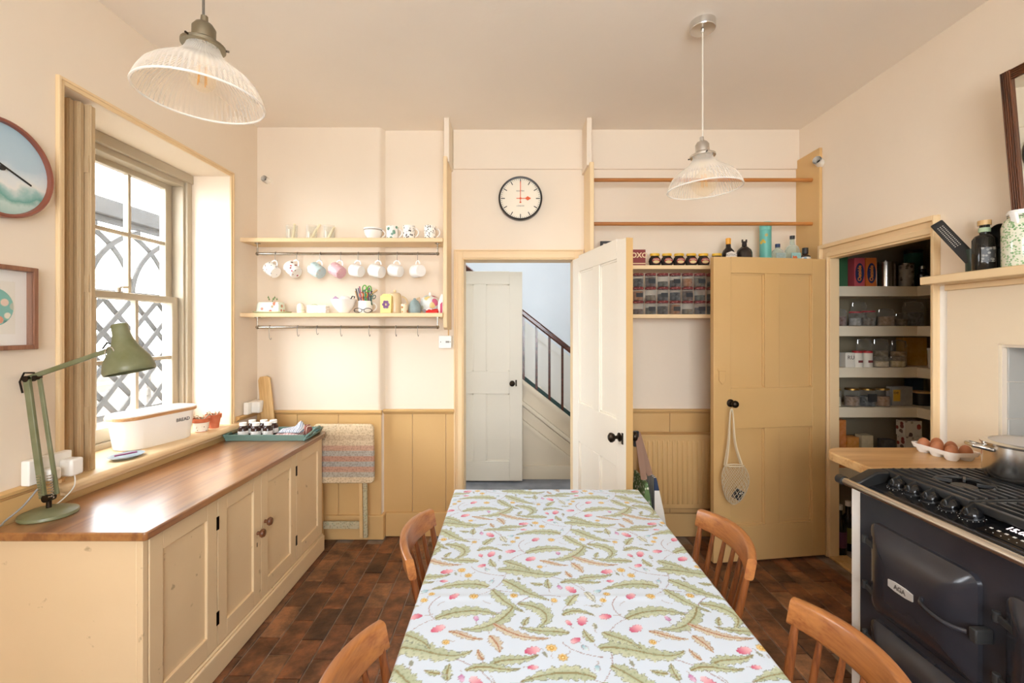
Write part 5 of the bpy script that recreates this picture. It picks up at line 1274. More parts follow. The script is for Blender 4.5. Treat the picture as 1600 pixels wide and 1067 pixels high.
for px_, r_, h_, neck, capc, lab, lc, word in ((1215, .040, .118, .150, '16305e', 'clear square-shouldered spirit bottle with navy cap on the alcove shelf', '9fb3ad', None), (1238, .044, .145, .205, '16181c', 'clear domed spirit bottle with an orange animal label on the alcove shelf', '8fc0bd', None)):
    t = thing('spirit_bottle', lab, 'bottle', (ax_(px_, 3.05), 3.05, AS1))
    MB().lathe([(0, 0), (r_-.002, 0), (r_, .005), (r_, h_*.72), (r_*.8, h_*.9), (.015, h_), (.013, neck-.02), (.013, neck-.012), (0, neck-.012)], n=28).build('bottle', BGL, t)
    MB().lathe([(0, neck-.022), (.0155, neck-.022), (.0155, neck), (0, neck)], n=18).build('cap', paint('cap_'+capc, capc, .4), t)
    m = MB(); m.prism([(-.03, .03), (.03, .03), (.03, .085), (-.03, .085)], -r_-.001, -r_+.006, 'XZ'); lb = m.build('label_panel', paint('spirit_label_'+lc, lc, .6, .15, 0, 50), t)
    if r_ > .042:
        m = MB(); m.prism([(-.026, .04), (-.004, .038), (.006, .052), (-.002, .066), (-.014, .060), (-.024, .068)], -r_-.0022, -r_-.0008, 'XZ'); m.build('animal_print', paint('orange_animal', 'd0662c', .6), lb)
t = thing('dark_bitters_bottle', 'small dark bottle with blue and white label at the alcove end panel', 'bottle', (ax_(1258, 3.02), 3.02, AS1))
MB().lathe([(0, 0), (.030, 0), (.031, .004), (.031, .062), (.016, .074), (.014, .080), (0, .080)], n=24).build('bottle', JD, t); MB().lathe([(0, .078), (.018, .078), (.018, .118), (0, .119)], n=20).build('cap', BLACKP, t)
MB().lathe([(.0315, .012), (.0318, .013), (.0318, .055), (.0315, .056)], n=24).build('label_wrap', speckle('blue_white_label', 'e8e4da', ['3f9ac0', '2f7aa0'], 34, .5), t)
# spice jars: three layers on the lower alcove shelf
GING = speckle('red_gingham', '6e2320', ['c9a49c', 'a8504a'], 150, .4, .7); SPC = ['4a3018', '261a10', '8a541f', '3c3720', '1f1b18', '5c4c30', '33220f']
for r_ in range(3):
    for i in range(7):
        px_ = 997+i*19.3
        t = thing('spice_jar', 'gingham lidded spice jar in the '+('bottom', 'middle', 'top')[r_]+' layer, '+ORD[i]+' from the white door', 'jar', (ax_(px_, 3.03), 3.03, AS2+r_*.091), group='stacked spice jars')
        MB().lathe([(0, 0), (.033, 0), (.035, .004), (.035, .066), (.031, .072), (.031, .076), (0, .076)], n=18).build('jar', CLEAR, t)
        c = SPC[(i*3+r_*2) % 7]; hh = .035+.028*((i*5+r_*3) % 4)/3
        MB().lathe([(0, .003), (.032, .003), (.032, hh), (0, hh)], n=16).build('spice', paint('spice_'+c, c, .8, .2, 0, 60), t)
        MB().lathe([(0, .074), (.0355, .074), (.0360, .077), (.0355, .0895), (0, .0900)], n=18).build('lid', GING, t)
        if (i+r_) % 2: MB().box(-.022, .022, -.0365, -.033, .022, .05).build('label_panel', paint('chalk_label', '1f1f22', .7), t)
# ------------------------------------------------------------------ bags
nb_ = thing('net_bag', 'cream string shopping bag hanging from the pantry door knob', 'bag', tuple(at(1140, 640, 2.745))); NO = Vector(at(1140, 640, 2.745))
COTTON = paint('cream_cotton', 'e0cfae', .85)
def bag_pt(u, v):
    z = -.33-.235*v; wv = .055+.030*math.sin(PI*min(v*1.05, 1)**.8)-.02*v*v; a = 2*PI*u
    if v > .85: wv *= max(.15, 1-((v-.85)/.15)**2*.85)
    return Vector((.018+.006*math.sin(v*4)+wv*math.cos(a), -.010+wv*.42*math.sin(a)-.012, z))
m = MB(); nu, nv = 16, 12
for j in range(nv+1):
    for i in range(nu): pass
vs = [bag_pt((i+.5*(j % 2))/nu, j/nv) for j in range(nv+1) for i in range(nu)]
fs = []
for j in range(nv-1):
    for i in range(nu):
        # diamonds spanning two rows
        a = j*nu+i; k = (i+1) % nu if j % 2 else i; l = (k-1) % nu
        fs.append((a, (j+1)*nu+k, (min(j+2, nv))*nu+i, (j+1)*nu+l))
m.add(vs, fs[:]); me = m.mesh('net'); me.materials.append(COTTON); o = link('net', me, nb_); wf = o.modifiers.new('w', 'WIREFRAME'); wf.thickness = .0032
for s in (-1, 1):
    top = Vector((0, -.02, .0)); pts = [Vector((.018-.05, -.012+.012*s, -.335)), Vector((-.015, -.016+.008*s, -.2)), Vector((-.008, -.022, -.03)), top+Vector((0, -.004, .008)), Vector((.010, -.022, -.03)), Vector((.026, -.016+.008*s, -.2)), Vector((.018+.05, -.012+.012*s, -.335))]
    MB().tube(smooth_path(pts), .0045, 7).build('strap', COTTON, nb_)
MB().tube([bag_pt(u, .0) for u in np.linspace(0, 1, 27)[:-1]], .004, 7, closed=True).build('hem', COTTON, nb_)
m = MB(); m.M = Matrix.Translation((.035, -.03, -.50)) @ Matrix.Rotation(.5, 4, 'Y'); m.box(-.022, .022, -.012, .012, -.03, .03); m.build('packet', speckle('printed_packet', '2a2a2a', ['e6e2d8', 'b8b4aa'], 80, .35), nb_)
tb_ = thing('tote_bags', 'striped and green tote bags hanging by brown straps behind the white door', 'bag', (.70, 2.52, .40))
STR = stripes('navy_stripe', ['22304a', 'e9e7e2', '31415e', 'dcdcd8'], 1, 22); GRB = speckle('green_print_bag', '5f7a4e', ['dfe3cf', '3f5a38'], 60, .4, .9); BRN = paint('brown_webbing', '8f6e5a', .85)
def bagshape(x0, x1, yt, mat, nm, w0, w1, zt, zb):
    m = MB(); rings = []
    for z, wv, th in ((zb, w1*.9, .05), (zb+.04, w1, .06), ((zb+zt)/2, (w0+w1)/2, .05), (zt, w0, .012)):
        f = (zt-z)/(zt-zb); xc = x0+(x1-x0)*f
        rings.append([(xc+px_*.5*th*2, yt+py_, z) for px_, py_ in rrect(1, wv, .2*min(1, wv), 3)] if False else [(xc+a*th/2, yt+b*wv/2, z) for a, b in ((-1, -1), (1, -1), (1.1, -.4), (1.1, .4), (1, 1), (-1, 1), (-1.1, .4), (-1.1, -.4))])
    m.rings(rings); return m.build(nm, mat, tb_)
bagshape(.070, .105, 0, STR, 'striped_bag', .22, .26, .255, -.1); bagshape(.015, .03, -.03, GRB, 'green_bag', .22, .26, .24, -.1)
for y_, xo, zz in ((-.05, .06, .25), (.05, .075, .25), (-.09, .015, .24)):
    MB().bar((.0, -.02, .475), (xo, y_, zz), .004, .032, (1, 0, .2)).build('strap', BRN, tb_)
MB().bar((-.008, -.02, .40), (-.008, -.02, .485), .018, .026, (1, 0, 0)).build('dark_strap', BLACKP, tb_)
# ------------------------------------------------------------------ range cooker
KX, KY0, KY1, KZ = 1.33, .735, 1.733, .885
ck = thing('range_cooker', 'black enamelled range cooker with steel rail, domed oven doors and gas hob', 'cooker', (1.65, 1.234, 0)); KO = (1.65, 1.234, 0)
MB(KO).box(KX, 1.95, KY0, KY1, .05, KZ-.02).build('body', ENAMEL, ck, .006)
MB(KO).box(KX+.04, 1.93, KY0+.02, KY1-.02, 0, .05).build('plinth', BLACKP, ck)
MB(KO).box(KX-.012, KX+.012, KY0, KY1, KZ-.052, KZ-.038).build('top_lip', ENAMEL, ck, .003)
m = MB(KO); m.prism([(KX-.008, KZ-.036), (KX-.004, KZ-.024), (1.455, KZ+.012), (1.475, KZ+.012), (1.475, KZ-.036)], KY0, KY1, 'XZ'); m.build('control_panel', paint('gloss_black', '101012', .12, .03), ck, .003)
MB(KO).box(1.475, 1.95, KY0, KY1, KZ-.02, KZ+.006).build('hob_top', ENAMEL, ck, .003)
MB(KO).box(1.925, 1.955, KY0, KY1, KZ, KZ+.055).build('back_upstand', ENAMEL, ck, .004)
# hand rail
RX, RZ_ = KX-.048, KZ-.022
MB(KO).tube([(RX, KY0, RZ_), (RX, KY1+.012, RZ_)], .0135, 20).build('hand_rail', STEEL, ck)
for y_ in (KY1+.015,):
    MB(KO).cyl((RX, y_-.004, RZ_), (RX, y_+.026, RZ_), .017).build('rail_end', BLACKP, ck)
for y_ in (KY1-.03, KY0+.03):
    m = MB(KO); m.prism([(RX, RZ_-.012), (RX, RZ_+.012), (KX+.03, KZ+.03), (KX+.10, KZ+.032), (KX+.11, KZ-.02)], y_-.02, y_+.028, 'XZ'); m.build('rail_bracket', BLACKP, ck, .006)
# knobs on the sloping panel
sl = Vector((1.459, 0, .036)).normalized(); tang = Vector((1.455-(KX-.004), 0, .036)).normalized(); nrm = Vector((-tang.z, 0, tang.x))
for i, y_ in enumerate((1.633, 1.569, 1.504, 1.436, 1.370)):
    base = Vector((1.392, y_, KZ-.024+(1.392-KX+.004)*.036/.129))
    Mk = TM(base, (0, -1, 0), tang)      # local x along the front, y up the slope, z out of the panel
    m = MB(KO); m.M = Mk; m.lathe([(.027, 0), (.027, .003), (.025, .006), (.0, .007)], n=28); k = m.build('knob', BLACKP, ck)
    m = MB(KO); m.M = Mk; rings = []
    m.lathe([(.0265, .005), (.026, .012), (.0225, .021), (.013, .028), (0, .030)], n=32); m.build('knob_dome', paint('gloss_black', '101012'), k)
    m = MB(KO); m.M = Mk @ Matrix.Rotation(.35, 4, 'Z'); m.rings([[(x*s, y*t_, z) for x, y in rrect(.012, .046, .005, 3)] for s, t_, z in ((1.2, 1.05, .014), (.9, 1.0, .030), (.5, .9, .036))]); m.build('grip', BLACKP, k)
    m = MB(KO); m.M = Mk
    for a in (np.linspace(-2.0, 2.0, 11) if i in (0, 3, 4) else (-.5, .6)): m.bar((.030*math.sin(a), -.030*math.cos(a), .0006), (.0325*math.sin(a), -.0325*math.cos(a), .0006), .0012, .0008)
    m.box(-.004, .004, .034, .040, .0002, .0009); m.build('dial_marks', paint('mark_white', 'd8d8d4', .5), k)
dsp = Vector((1.392, 1.24, KZ-.024+(1.392-KX+.004)*.036/.129)); Md = TM(dsp, (0, -1, 0), tang)
m = MB(KO); m.M = Md; m.box(-.075, .055, -.045, .05, .0, .002); pn = m.build('display_panel', paint('display_glass', '0a0a0c', .06), ck)
text('15.03', .026, emit('display_digits', 'ffe8ec', 1.3), pn, Matrix.Translation(-Vector(KO)) @ Md @ Matrix.Translation((-.016, .012, .0024)), ext=.0002, bold=.0006)
m = MB(KO); m.M = Md
for i in range(6): m.box(-.064+i*.02, -.056+i*.02, -.020, -.014, .002, .0024); m.lathe([(.0015, .002), (0, .0026)], (-.06+i*.02, -.034, 0), 8)
m.build('touch_symbols', paint('mark_white', 'd8d8d4'), pn)
# oven doors
def oven_door(y0, y1, z0, z1, badge):
    yc, zc, wd, ht = (y0+y1)/2, (z0+z1)/2, y1-y0, z1-z0; m = MB(KO); rings = []
    for inset, xo in ((0, 0), (.002, .012), (.012, .020), (.050, .040), (.075, .047), (.12, .049)):
        rings.append([(KX-xo, yc+a, zc+b) for a, b in rrect(wd-2*inset, ht-2*inset, max(.018, .03-inset*.2), 5)])
    m.rings(rings); d = m.build('oven_door', ENAMEL, ck)
    for z in (z1-.075, z0+.075):
        m = MB(KO); m.cyl((KX-.022, y1+.012, z-.014), (KX-.022, y1+.012, z+.014), .009); m.bar((KX-.022, y1+.012, z), (KX-.034, y1-.07, z-.012), .018, .008, (1, 0, 0)); m.build('hinge', CASTI, d, .002)
    hz_ = zc+.01; m = MB(KO); m.tube(smooth_path([Vector((KX-.048, yc-.055, hz_+.008)), Vector((KX-.072, yc-.085, hz_+.003)), Vector((KX-.078, yc-.16, hz_)), Vector((KX-.05, y0-.004, hz_-.002))]), [.007]*25, 10); m.build('handle', ENAMEL, d)
    MB(KO).box(KX-.05, KX, y0-.03, y0-.008, hz_-.022, hz_+.018).build('catch', CASTI, d, .004)
    if badge:
        pts = [(-.047, -.0115), (-.02, -.0155), (.02, -.0155), (.047, -.0115), (.047, .0115), (.02, .0155), (-.02, .0155), (-.047, .0115)]
        m = MB(KO); m.prism([(yc+.02-a, zc+.0+b) for a, b in pts], KX-.053, KX-.046, 'YZ'); b_ = m.build('badge', paint('badge_metal', 'cbc8c2', .25, .05), d, .001)
        text('AGA', .021, paint('badge_letters', '5a544c', .4), b_, TM(Vector((KX-.0534, yc+.02, zc))-Vector(KO), (0, -1, 0), (0, 0, 1)), bold=.0008)
oven_door(1.28, 1.665, .43, .747, True); oven_door(1.28, 1.665, .085, .40, False)
oven_door(.83, 1.212, .43, .747, False); oven_door(.83, 1.212, .085, .40, False)
# pan supports: bars running front to back line, with burner rings
for k, (ya, yb) in enumerate(((1.395, 1.722), (1.06, 1.385), (.745, 1.05))):
    yc = (ya+yb)/2; root = MB(KO)
    zt_ = KZ+.034
    root.box(1.405, 1.425, ya, yb, KZ+.010, zt_); root.box(1.90, 1.916, ya, yb, KZ+.01, zt_); root.box(1.425, 1.90, ya, ya+.012, KZ+.014, zt_); root.box(1.425, 1.90, yb-.012, yb, KZ+.014, zt_)
    fr = root.build('pan_support', CASTI, ck, .003)
    for i in range(15):
        x = 1.442+i*.031
        segs = [(ya+.01, yb-.01)]
        for bx in (1.555, 1.785):
            if abs(x-bx) < .075:
                c = math.sqrt(.075**2-(x-bx)**2); segs = [(ya+.01, yc-c), (yc+c, yb-.01)]
        for a, b in segs: MB(KO).box(x-.005, x+.005, a, b, zt_-.012, zt_+.004).build('bar', CASTI, fr, .0015, 1)
    for bx in (1.555, 1.785):
        m = MB(KO); m.tube([(bx+.075*math.cos(a), yc+.075*math.sin(a), zt_-.003) for a in np.linspace(0, 2*PI, 40)[:-1]], .0055, 8, closed=True); m.build('support_ring', CASTI, fr)
        for a in range(4): MB(KO).bar((bx+.03*math.cos(a*PI/2+.78), yc+.03*math.sin(a*PI/2+.78), zt_-.001), (bx+.075*math.cos(a*PI/2+.78), yc+.075*math.sin(a*PI/2+.78), zt_-.001), .007, .010).build('finger', CASTI, fr)
        m = MB(KO); m.lathe([(.046, KZ+.006), (.046, KZ+.014), (.034, KZ+.018), (.034, KZ+.024), (0, KZ+.025)], (bx, yc, 0), 26); m.build('burner', CASTI, ck)
# end panel and beech top
ep = thing('end_panel_unit', 'white painted end panel carrying the rounded beech top beside the cooker', 'panel', (1.68, 1.766, 0))
MB((1.68, 1.766, 0)).box(KX+.01, XR-.016, KY1+.006, 1.786, 0, .862).build('panel', WHITE, ep, .002)
m = MB((1.68, 1.9, .862)); poly = []
x0, x1, y0, y1 = 1.415, XR-.016, KY1+.004, 2.098; rr = .11
poly += [(x1, y0), (x1, y1)]+[(x0+rr+rr*math.cos(a), y1-rr+rr*math.sin(a)) for a in np.linspace(PI/2, PI, 9)]+[(x0, y0+.05), (x0+.01, y0)]
m.prism(poly, .862, .90, 'XY'); o = m.build('beech_top', BLOCKW, None, .006, 3); o.location = (1.68, 1.9, .862); tag(o, 'rounded beech worktop corner beside the cooker', 'worktop')
# ------------------------------------------------------------------ eggs in a tray, stock pot
et = thing('egg_tray', 'white china egg tray on the beech worktop', 'egg tray', (1.865, 1.955, .90))
m = MB(); m.rings([[(x*s, y*s, z) for x, y in rrect(.125, .205, .02, 4)] for s, z in ((.93, .020), (1.0, .036), (1.0, .039), (.93, .036), (.90, .026))]); m.build('rim', CHINA, et)
for ix in (-1, 1):
    for iy in (-1, 0, 1):
        MB().shell([(.001, 0), (.018, 0), (.024, .008), (.030, .027)], (ix*.029, iy*.064, 0), 20, .003).build('cup', CHINA, et)
EGG = paint('brown_egg', 'b9744a', .45, .08, 0, 40)
for ix in (-1, 1):
    for iy in (-1, 0, 1):
        m = MB(); m.lathe([(.0225*math.sin(a)*(1+.08*math.cos(a)), .028-.0285*math.cos(a)) for a in np.linspace(0, PI, 14)], n=22)
        o = m.build('egg', EGG); o.location = (1.865+ix*.029, 1.955+iy*.064, .9065); tag(o, 'brown egg in the '+('room-side', 'wall-side')[(ix+1)//2]+' row of the tray, '+('hob end', 'middle', 'pantry end')[iy+1], 'egg', 'eggs in the tray')
pt = thing('stock_pot', 'stainless steel stock pot with a lid standing on the hob', 'pot', (1.79, 1.56, KZ+.0385)); PR = .122
MB().shell([(.001, 0), (PR-.02, 0), (PR-.006, .006), (PR, .022), (PR, .118), (PR+.004, .121)], n=56, th=.003).build('body', STEEL, pt)
MB().lathe([(PR+.005, .120), (PR+.006, .126), (PR-.012, .132), (PR-.016, .131), (PR-.016, .126)], n=56).build('lid_rim', STEEL, pt)
MB().lathe([(PR-.014, .130), (PR*.6, .142), (0, .150)], n=48).build('glass_lid', glass('lid_glass', 'c9c2b4', .25, .8), pt)
for a0 in (2.75, -.4):
    d = Vector((math.cos(a0), math.sin(a0), 0)); n_ = Vector((-d.y, d.x, 0)); c = d*(PR-.004)+Vector((0, 0, .103))
    m = MB(); m.tube(smooth_path([c+n_*.035, c+d*.030+n_*.033+Vector((0, 0, .008)), c+d*.046+n_*.018+Vector((0, 0, .010)), c+d*.046-n_*.018+Vector((0, 0, .010)), c+d*.030-n_*.033+Vector((0, 0, .008)), c-n_*.035]), .0075, 10); m.build('handle', STEEL, pt)
t = MB((XR+.12, RY1-.015, 1.18)).tube(smooth_path([Vector((XR+.12, RY1-.008, 1.18)), Vector((XR+.12, RY1-.05, 1.18)), Vector((XR+.16, RY1-.07, 1.185)), Vector((XR+.30, RY1-.07, 1.18))]), .011, 12).build('hearth_rail', CHROME)
t.location = (XR+.12, RY1-.015, 1.18); tag(t, 'chrome rail bracketed to the tiled hearth cheek', 'rail')
# ------------------------------------------------------------------ mantel shelf and what stands on it
MZ = H+.238
o = MB((1.95, 1.0, MZ)).box(1.89, XR-.0, YR+.5, 2.10, MZ-.036, MZ).build('mantel_shelf', BUFF, None, .003); o.location = (1.95, 1.0, MZ); tag(o, 'buff painted mantel shelf along the chimney face', 'shelf')
o = MB((1.95, 1.0, MZ)).box(XR-.030, XR-.015, YR+.5, 2.097, MZ-.062, MZ-.036).build('trim_18', BUFF, None, .003); o.location = (1.95, 1.0, MZ); struct(o, 'buff bead under the mantel shelf', 'trim')
GRD = glass('dark_olive_glass', '2a2412', .70, .9, (.012, .010, .004))
t = thing('oil_bottle', 'dark squat bottle with cork stopper and pale green neck band on the mantel shelf', 'bottle', (1.932, 1.853, MZ))
MB().lathe([(0, 0), (.036, 0), (.038, .004), (.038, .125), (.030, .140), (.0155, .147), (.0155, .185), (0, .185)], n=30).build('bottle', paint('dark_bottle', '15110a', .08, .03), t)
MB().lathe([(.0162, .155), (.0185, .156), (.0185, .173), (.0162, .174)], n=22).build('neck_band', paint('sage_band', 'a9bd9a', .6), t)
MB().lathe([(0, .184), (.021, .184), (.021, .203), (0, .204)], n=22).build('stopper', PALEW, t)
m = MB(); m.prism([(-.022, .03), (.020, .03), (.020, .090), (-.022, .090)], -.0395, -.033, 'XZ'); o = m.build('label_panel', speckle('engraved_label', '24201a', ['8a867c', '6a665c'], 90, .42), t); o.rotation_euler = (0, 0, -.5)
t = thing('slate_grater', 'black grater leaning over the end of the mantel shelf', 'grater', (1.945, 1.955, MZ))
dirv = Vector((-.05, .10, .0)); 
m = MB(); a = Vector((.005, -.035, .05)); b = Vector((-.045, .075, .235)); up = (b-a).cross(Vector((-.72, -.69, 0))).normalized()
m.bar(a, b, .012, .046, up); m.build('blade', BLACKP, t, .005)
m = MB(); dv = (b-a); sxv = dv.normalized().cross(up).normalized(); suv = sxv.cross(dv.normalized()).normalized()
for i in range(14):
    for j in range(3):
        c = a+dv*(.38+.52*i/14)+suv*((j-1)*.009)-sxv*.0065
        m.bar(c-dv.normalized()*.0018, c+dv.normalized()*.0018, .002, .004, up)
m.build('teeth', paint('grater_teeth', 'b9b4aa', .4), t)
m = MB(); m.shell([(.001, 0), (.030, 0), (.032, .004), (.033, .10)], n=24, th=.003); o = m.build('holder_cup', paint('dark_green_glaze', '2e4238', .3), t); o.location = (.025, -.03, 0)
t = thing('black_bowl', 'round black dish propped behind the dark bottle on the mantel shelf', 'dish', (2.000, 1.838, MZ))
m = MB(); m.M = Matrix.Translation((0, 0, .140)) @ Matrix.Rotation(PI/2-.12, 4, 'Y') @ Matrix.Rotation(PI, 4, 'X'); m.shell([(.001, 0), (.028, 0), (.044, .010), (.050, .020)], n=30, th=.003); m.build('dish', paint('black_glaze', '14120f', .2), t)
MB().box(-.012, .012, -.03, .03, 0, .092).build('stand', paint('dark_green_glaze', '2e4238', .3), t, .003)
t = thing('storage_jar', 'tall speckled green and white jar with clamp stopper on the mantel shelf', 'jar', (1.945, 1.735, MZ))
MB().lathe([(0, 0), (.048, 0), (.051, .006), (.052, .150), (.046, .172), (.032, .186), (.030, .198), (0, .198)], n=34).build('jar', speckle('green_speckle_fill', 'd9d9c4', ['8fae7e', 'a9c298', '6f9a66'], 130, .5, .12), t)
MB().lathe([(0, .197), (.036, .197), (.038, .203), (.033, .214), (0, .218)], n=28).build('stopper', CHINA, t)
m = MB(); m.M = Matrix.Translation((-.040, -.018, .175)) @ Matrix.Rotation(-.25, 4, 'Y'); m.box(-.006, .006, -.012, .012, -.03, .03); m.build('clamp_tag', CHINA, t, .004)
m = MB(); m.tube([(.034*math.cos(a), .034*math.sin(a), .190) for a in np.linspace(0, 2*PI, 25)[:-1]], .002, 6, closed=True); m.build('wire', STEEL, t)
m = MB(); m.prism([(.03, .10), (.054, .11), (.066, .185), (.04, .20)], .008, .011, 'YZ'); m.build('green_leaflet', paint('sage_leaflet', '7f9a72', .6), t)
# mirror hung tilting forward
mi = thing('wall_mirror', 'tall mirror in a reeded dark wood frame tilting out above the mantel shelf', 'mirror', (1.985, 1.45, MZ+.012)); mi.rotation_euler = (0, -math.radians(5.0), 0)
FW = wood('reeded_frame_wood', '3a2012', '6b3d20', .3, 'Z', 2)
y0, y1, zt_ = -.36, .325, .745; e = .038
for (a, b, c, d) in ((y1-e, y1, 0, zt_), (y0, y0+e, 0, zt_)):
    m = MB(); m.box(-.010, .010, a, b, c, d)
    for k in range(5): m.cyl((-.010, a+e*(k+.5)/5, c), (-.010, a+e*(k+.5)/5, d), .0036, n=8)
    m.build('frame_side', FW, mi)
for (c, d) in ((0, e), (zt_-e, zt_)):
    m = MB(); m.box(-.0095, .0095, y0+e, y1-e, c, d)
    for k in range(5): m.cyl((-.010, y0+e, c+e*(k+.5)/5), (-.010, y1-e, c+e*(k+.5)/5), .0036, n=8)
    m.build('frame_side', FW, mi)
MB().box(-.004, .004, y0+e, y1-e, e, zt_-e).build('mirror_glass', metal('silvered_glass', 'e3e6e0', .02), mi)
# ------------------------------------------------------------------ pantry goods
def gx_(px_, Y=3.05): return (px_-VX)*Y/F
def carton(x, y, z, w_, d_, h_, mat, label, cat='carton', group='goods on the pantry shelves', rz=0):
    t = thing('food_carton', label, cat, (x, y, z), rz, group); MB().box(-w_/2, w_/2, -d_/2, d_/2, 0, h_).build('carton', mat, t, .001); return t
def clip_jar(x, y, z, r_, h_, fill, label, lidc=None, gold=False):
    t = thing('glass_jar', label, 'jar', (x, y, z), 0, 'glass jars in the pantry')
    MB().lathe([(0, 0), (r_*.94, 0), (r_, .005), (r_, h_*.80), (r_*.86, h_*.88), (r_*.86, h_*.92), (0, h_*.92)], n=24).build('jar', CLEAR, t)
    if fill: MB().lathe([(0, .004), (r_*.93, .004), (r_*.93, h_*.55), (0, h_*.57)], n=20).build('contents', paint('fill_'+fill, fill, .9, .3, 0, 60), t)
    if lidc: MB().lathe([(0, h_*.91), (r_*.93, h_*.91), (r_*.93, h_), (0, h_)], n=24).build('lid', paint('lid_'+lidc, lidc, .4) if not gold else metal('gold_lid', 'b08d4e', .35), t)
    else:
        MB().lathe([(0, h_*.92), (r_*.9, h_*.92), (r_*.86, h_*.97), (0, h_)], n=24).build('glass_lid', CLEAR, t)
        m = MB(); m.tube([(r_*.9, 0, h_*.70), (r_*1.22, 0, h_*.8), (r_*.95, 0, h_*.95), (0, 0, h_*1.01), (-r_*.95, 0, h_*.95), (-r_*.95, 0, h_*.8)], .0018, 6); m.build('wire_clip', CHROME, t)
    return t
z = PSZ[0]
carton(gx_(1304), 3.03, z, .06, .12, .20, paint('green_box', '2c5a34', .5), 'dark green box at the door end of the top pantry shelf')
OB = paint('orange_carton', 'd1691f', .5); NV = paint('navy_oval', '1c2450', .5)
for i, (px_, c_, lab) in enumerate(((1327, paint('pink_orange_carton', 'b8484f', .5), 'pink topped drink carton on the top pantry shelf'), (1345, OB, 'orange drink carton with navy oval on the top pantry shelf'))):
    t = carton(gx_(px_), 2.99, z, .068, .06, .185, c_, lab)
    m = MB(); m.prism([(.028*math.cos(a), .085+.066*math.sin(a)) for a in np.linspace(0, 2*PI, 22)[:-1]], -.0312, -.0302, 'XZ'); ov = m.build('oval_print', NV, t)
    text('Oatside', .032, paint('orange_letters', 'e58a2c', .5), ov, TM((0, -.0314, .085), (0, 0, 1), (-1, 0, 0)), ext=.0002, bold=.0008)
t = thing('steel_canister', 'plain steel canister on the top pantry shelf', 'canister', (gx_(1384), 3.05, z)); MB().lathe([(0, 0), (.052, 0), (.052, .150), (0, .150)], n=28).build('body', STEEL, t); MB().lathe([(0, .151), (.054, .151), (.054, .168), (.01, .172), (.01, .182), (0, .183)], n=28).build('lid', STEEL, t)
t = thing('milk_pan', 'wide steel pan behind the canister on the top pantry shelf', 'pan', (gx_(1356, 3.145), 3.145, z)); MB().shell([(.001, 0), (.048, 0), (.050, .16)], n=30, th=.002).build('body', STEEL, t); MB().tube([(-.048, .0, .150), (-.08, .01, .172), (-.12, .02, .185)], .006, 8).build('handle', STEEL, t)
t = thing('enamel_tin', 'pale grey printed tin on the top pantry shelf', 'tin', (gx_(1410), 3.02, z)); MB().lathe([(0, 0), (.040, 0), (.040, .145), (0, .145)], n=26).build('tin', speckle('grey_tin_print', 'a39c92', ['5a544c', 'c9c2b6'], 40, .4), t); MB().lathe([(0, .146), (.041, .146), (.041, .156), (0, .157)], n=26).build('lid', STEEL, t)
t = thing('dark_jar', 'small black jar with round pale label on the top pantry shelf', 'jar', (gx_(1429), 2.99, z)); MB().lathe([(0, 0), (.030, 0), (.030, .08), (.018, .095), (.018, .115), (0, .115)], n=22).build('jar', JD, t); m = MB(); m.prism([(.024*math.cos(a), .045+.026*math.sin(a)) for a in np.linspace(0, 2*PI, 20)[:-1]], -.0315, -.022, 'XZ'); m.build('label_panel', paint('label_pale_grey', 'c9c6bd', .6), t); MB().lathe([(0, .115), (.02, .115), (.02, .135), (0, .136)], n=18).build('cap', STEEL, t)
t = thing('teal_canister', 'dark teal canister at the back of the top pantry shelf', 'canister', (gx_(1427, 3.13), 3.13, z)); MB().lathe([(0, 0), (.05, 0), (.05, .24), (0, .24)], n=26).build('body', paint('dark_teal', '1e6a60', .4), t); MB().lathe([(0, .241), (.052, .241), (.052, .262), (0, .263)], n=26).build('lid', BLACKP, t)
t = thing('stock_jar', 'olive packet with pale lettering on the return pantry shelf', 'packet', (2.70, 2.82, z)); MB().box(-.04, .04, -.045, .045, 0, .20).build('packet', paint('olive_pack', '5c5228', .5), t, .002); text('kallø', .05, paint('pack_cream', 'd9cfae', .5), t, TM((-.0, -.0455, .14), *FRONT), ext=.0002)
z = PSZ[1]
for i, (px_, r_, h_, f_, lc, lab, Y_) in enumerate(((1310, .045, .115, '6a3f2a', None, 'clip-top jar of red lentils at the door end of the second pantry shelf', 3.02), (1336, .036, .095, '8a8a86', 'b0303a', 'small jar with red lid next to the lentil jar in the pantry', 2.99), (1357, .040, .100, '5a4a38', 'a82c36', 'larger jar with red lid in the middle of the second pantry shelf', 3.0), (1384, .047, .115, '9a7a55', None, 'wide clip-top jar of grain on the second pantry shelf', 3.02), (1408, .035, .085, '6a5a44', None, 'short clip-top jar beside the tall dark clip jar in the pantry', 3.05), (1427, .058, .165, '2c2622', None, 'tall clip-top jar of dark beans on the second pantry shelf', 3.06))):
    clip_jar(gx_(px_, Y_), Y_, z, r_, h_, f_, lab, lc)
clip_jar(gx_(1342, 3.13), 3.13, z, .045, .17, '7a6a50', 'tall clip-top jar behind the red lidded jars in the pantry')
z = PSZ[2]
t = carton(gx_(1313), 2.99, z, .06, .055, .095, paint('white_tin', 'e3ded2', .5), 'white block pack with black letters on the third pantry shelf'); text('RU', .036, BK, t, TM((.006, -.0282, .062), *FRONT), ext=.0002)
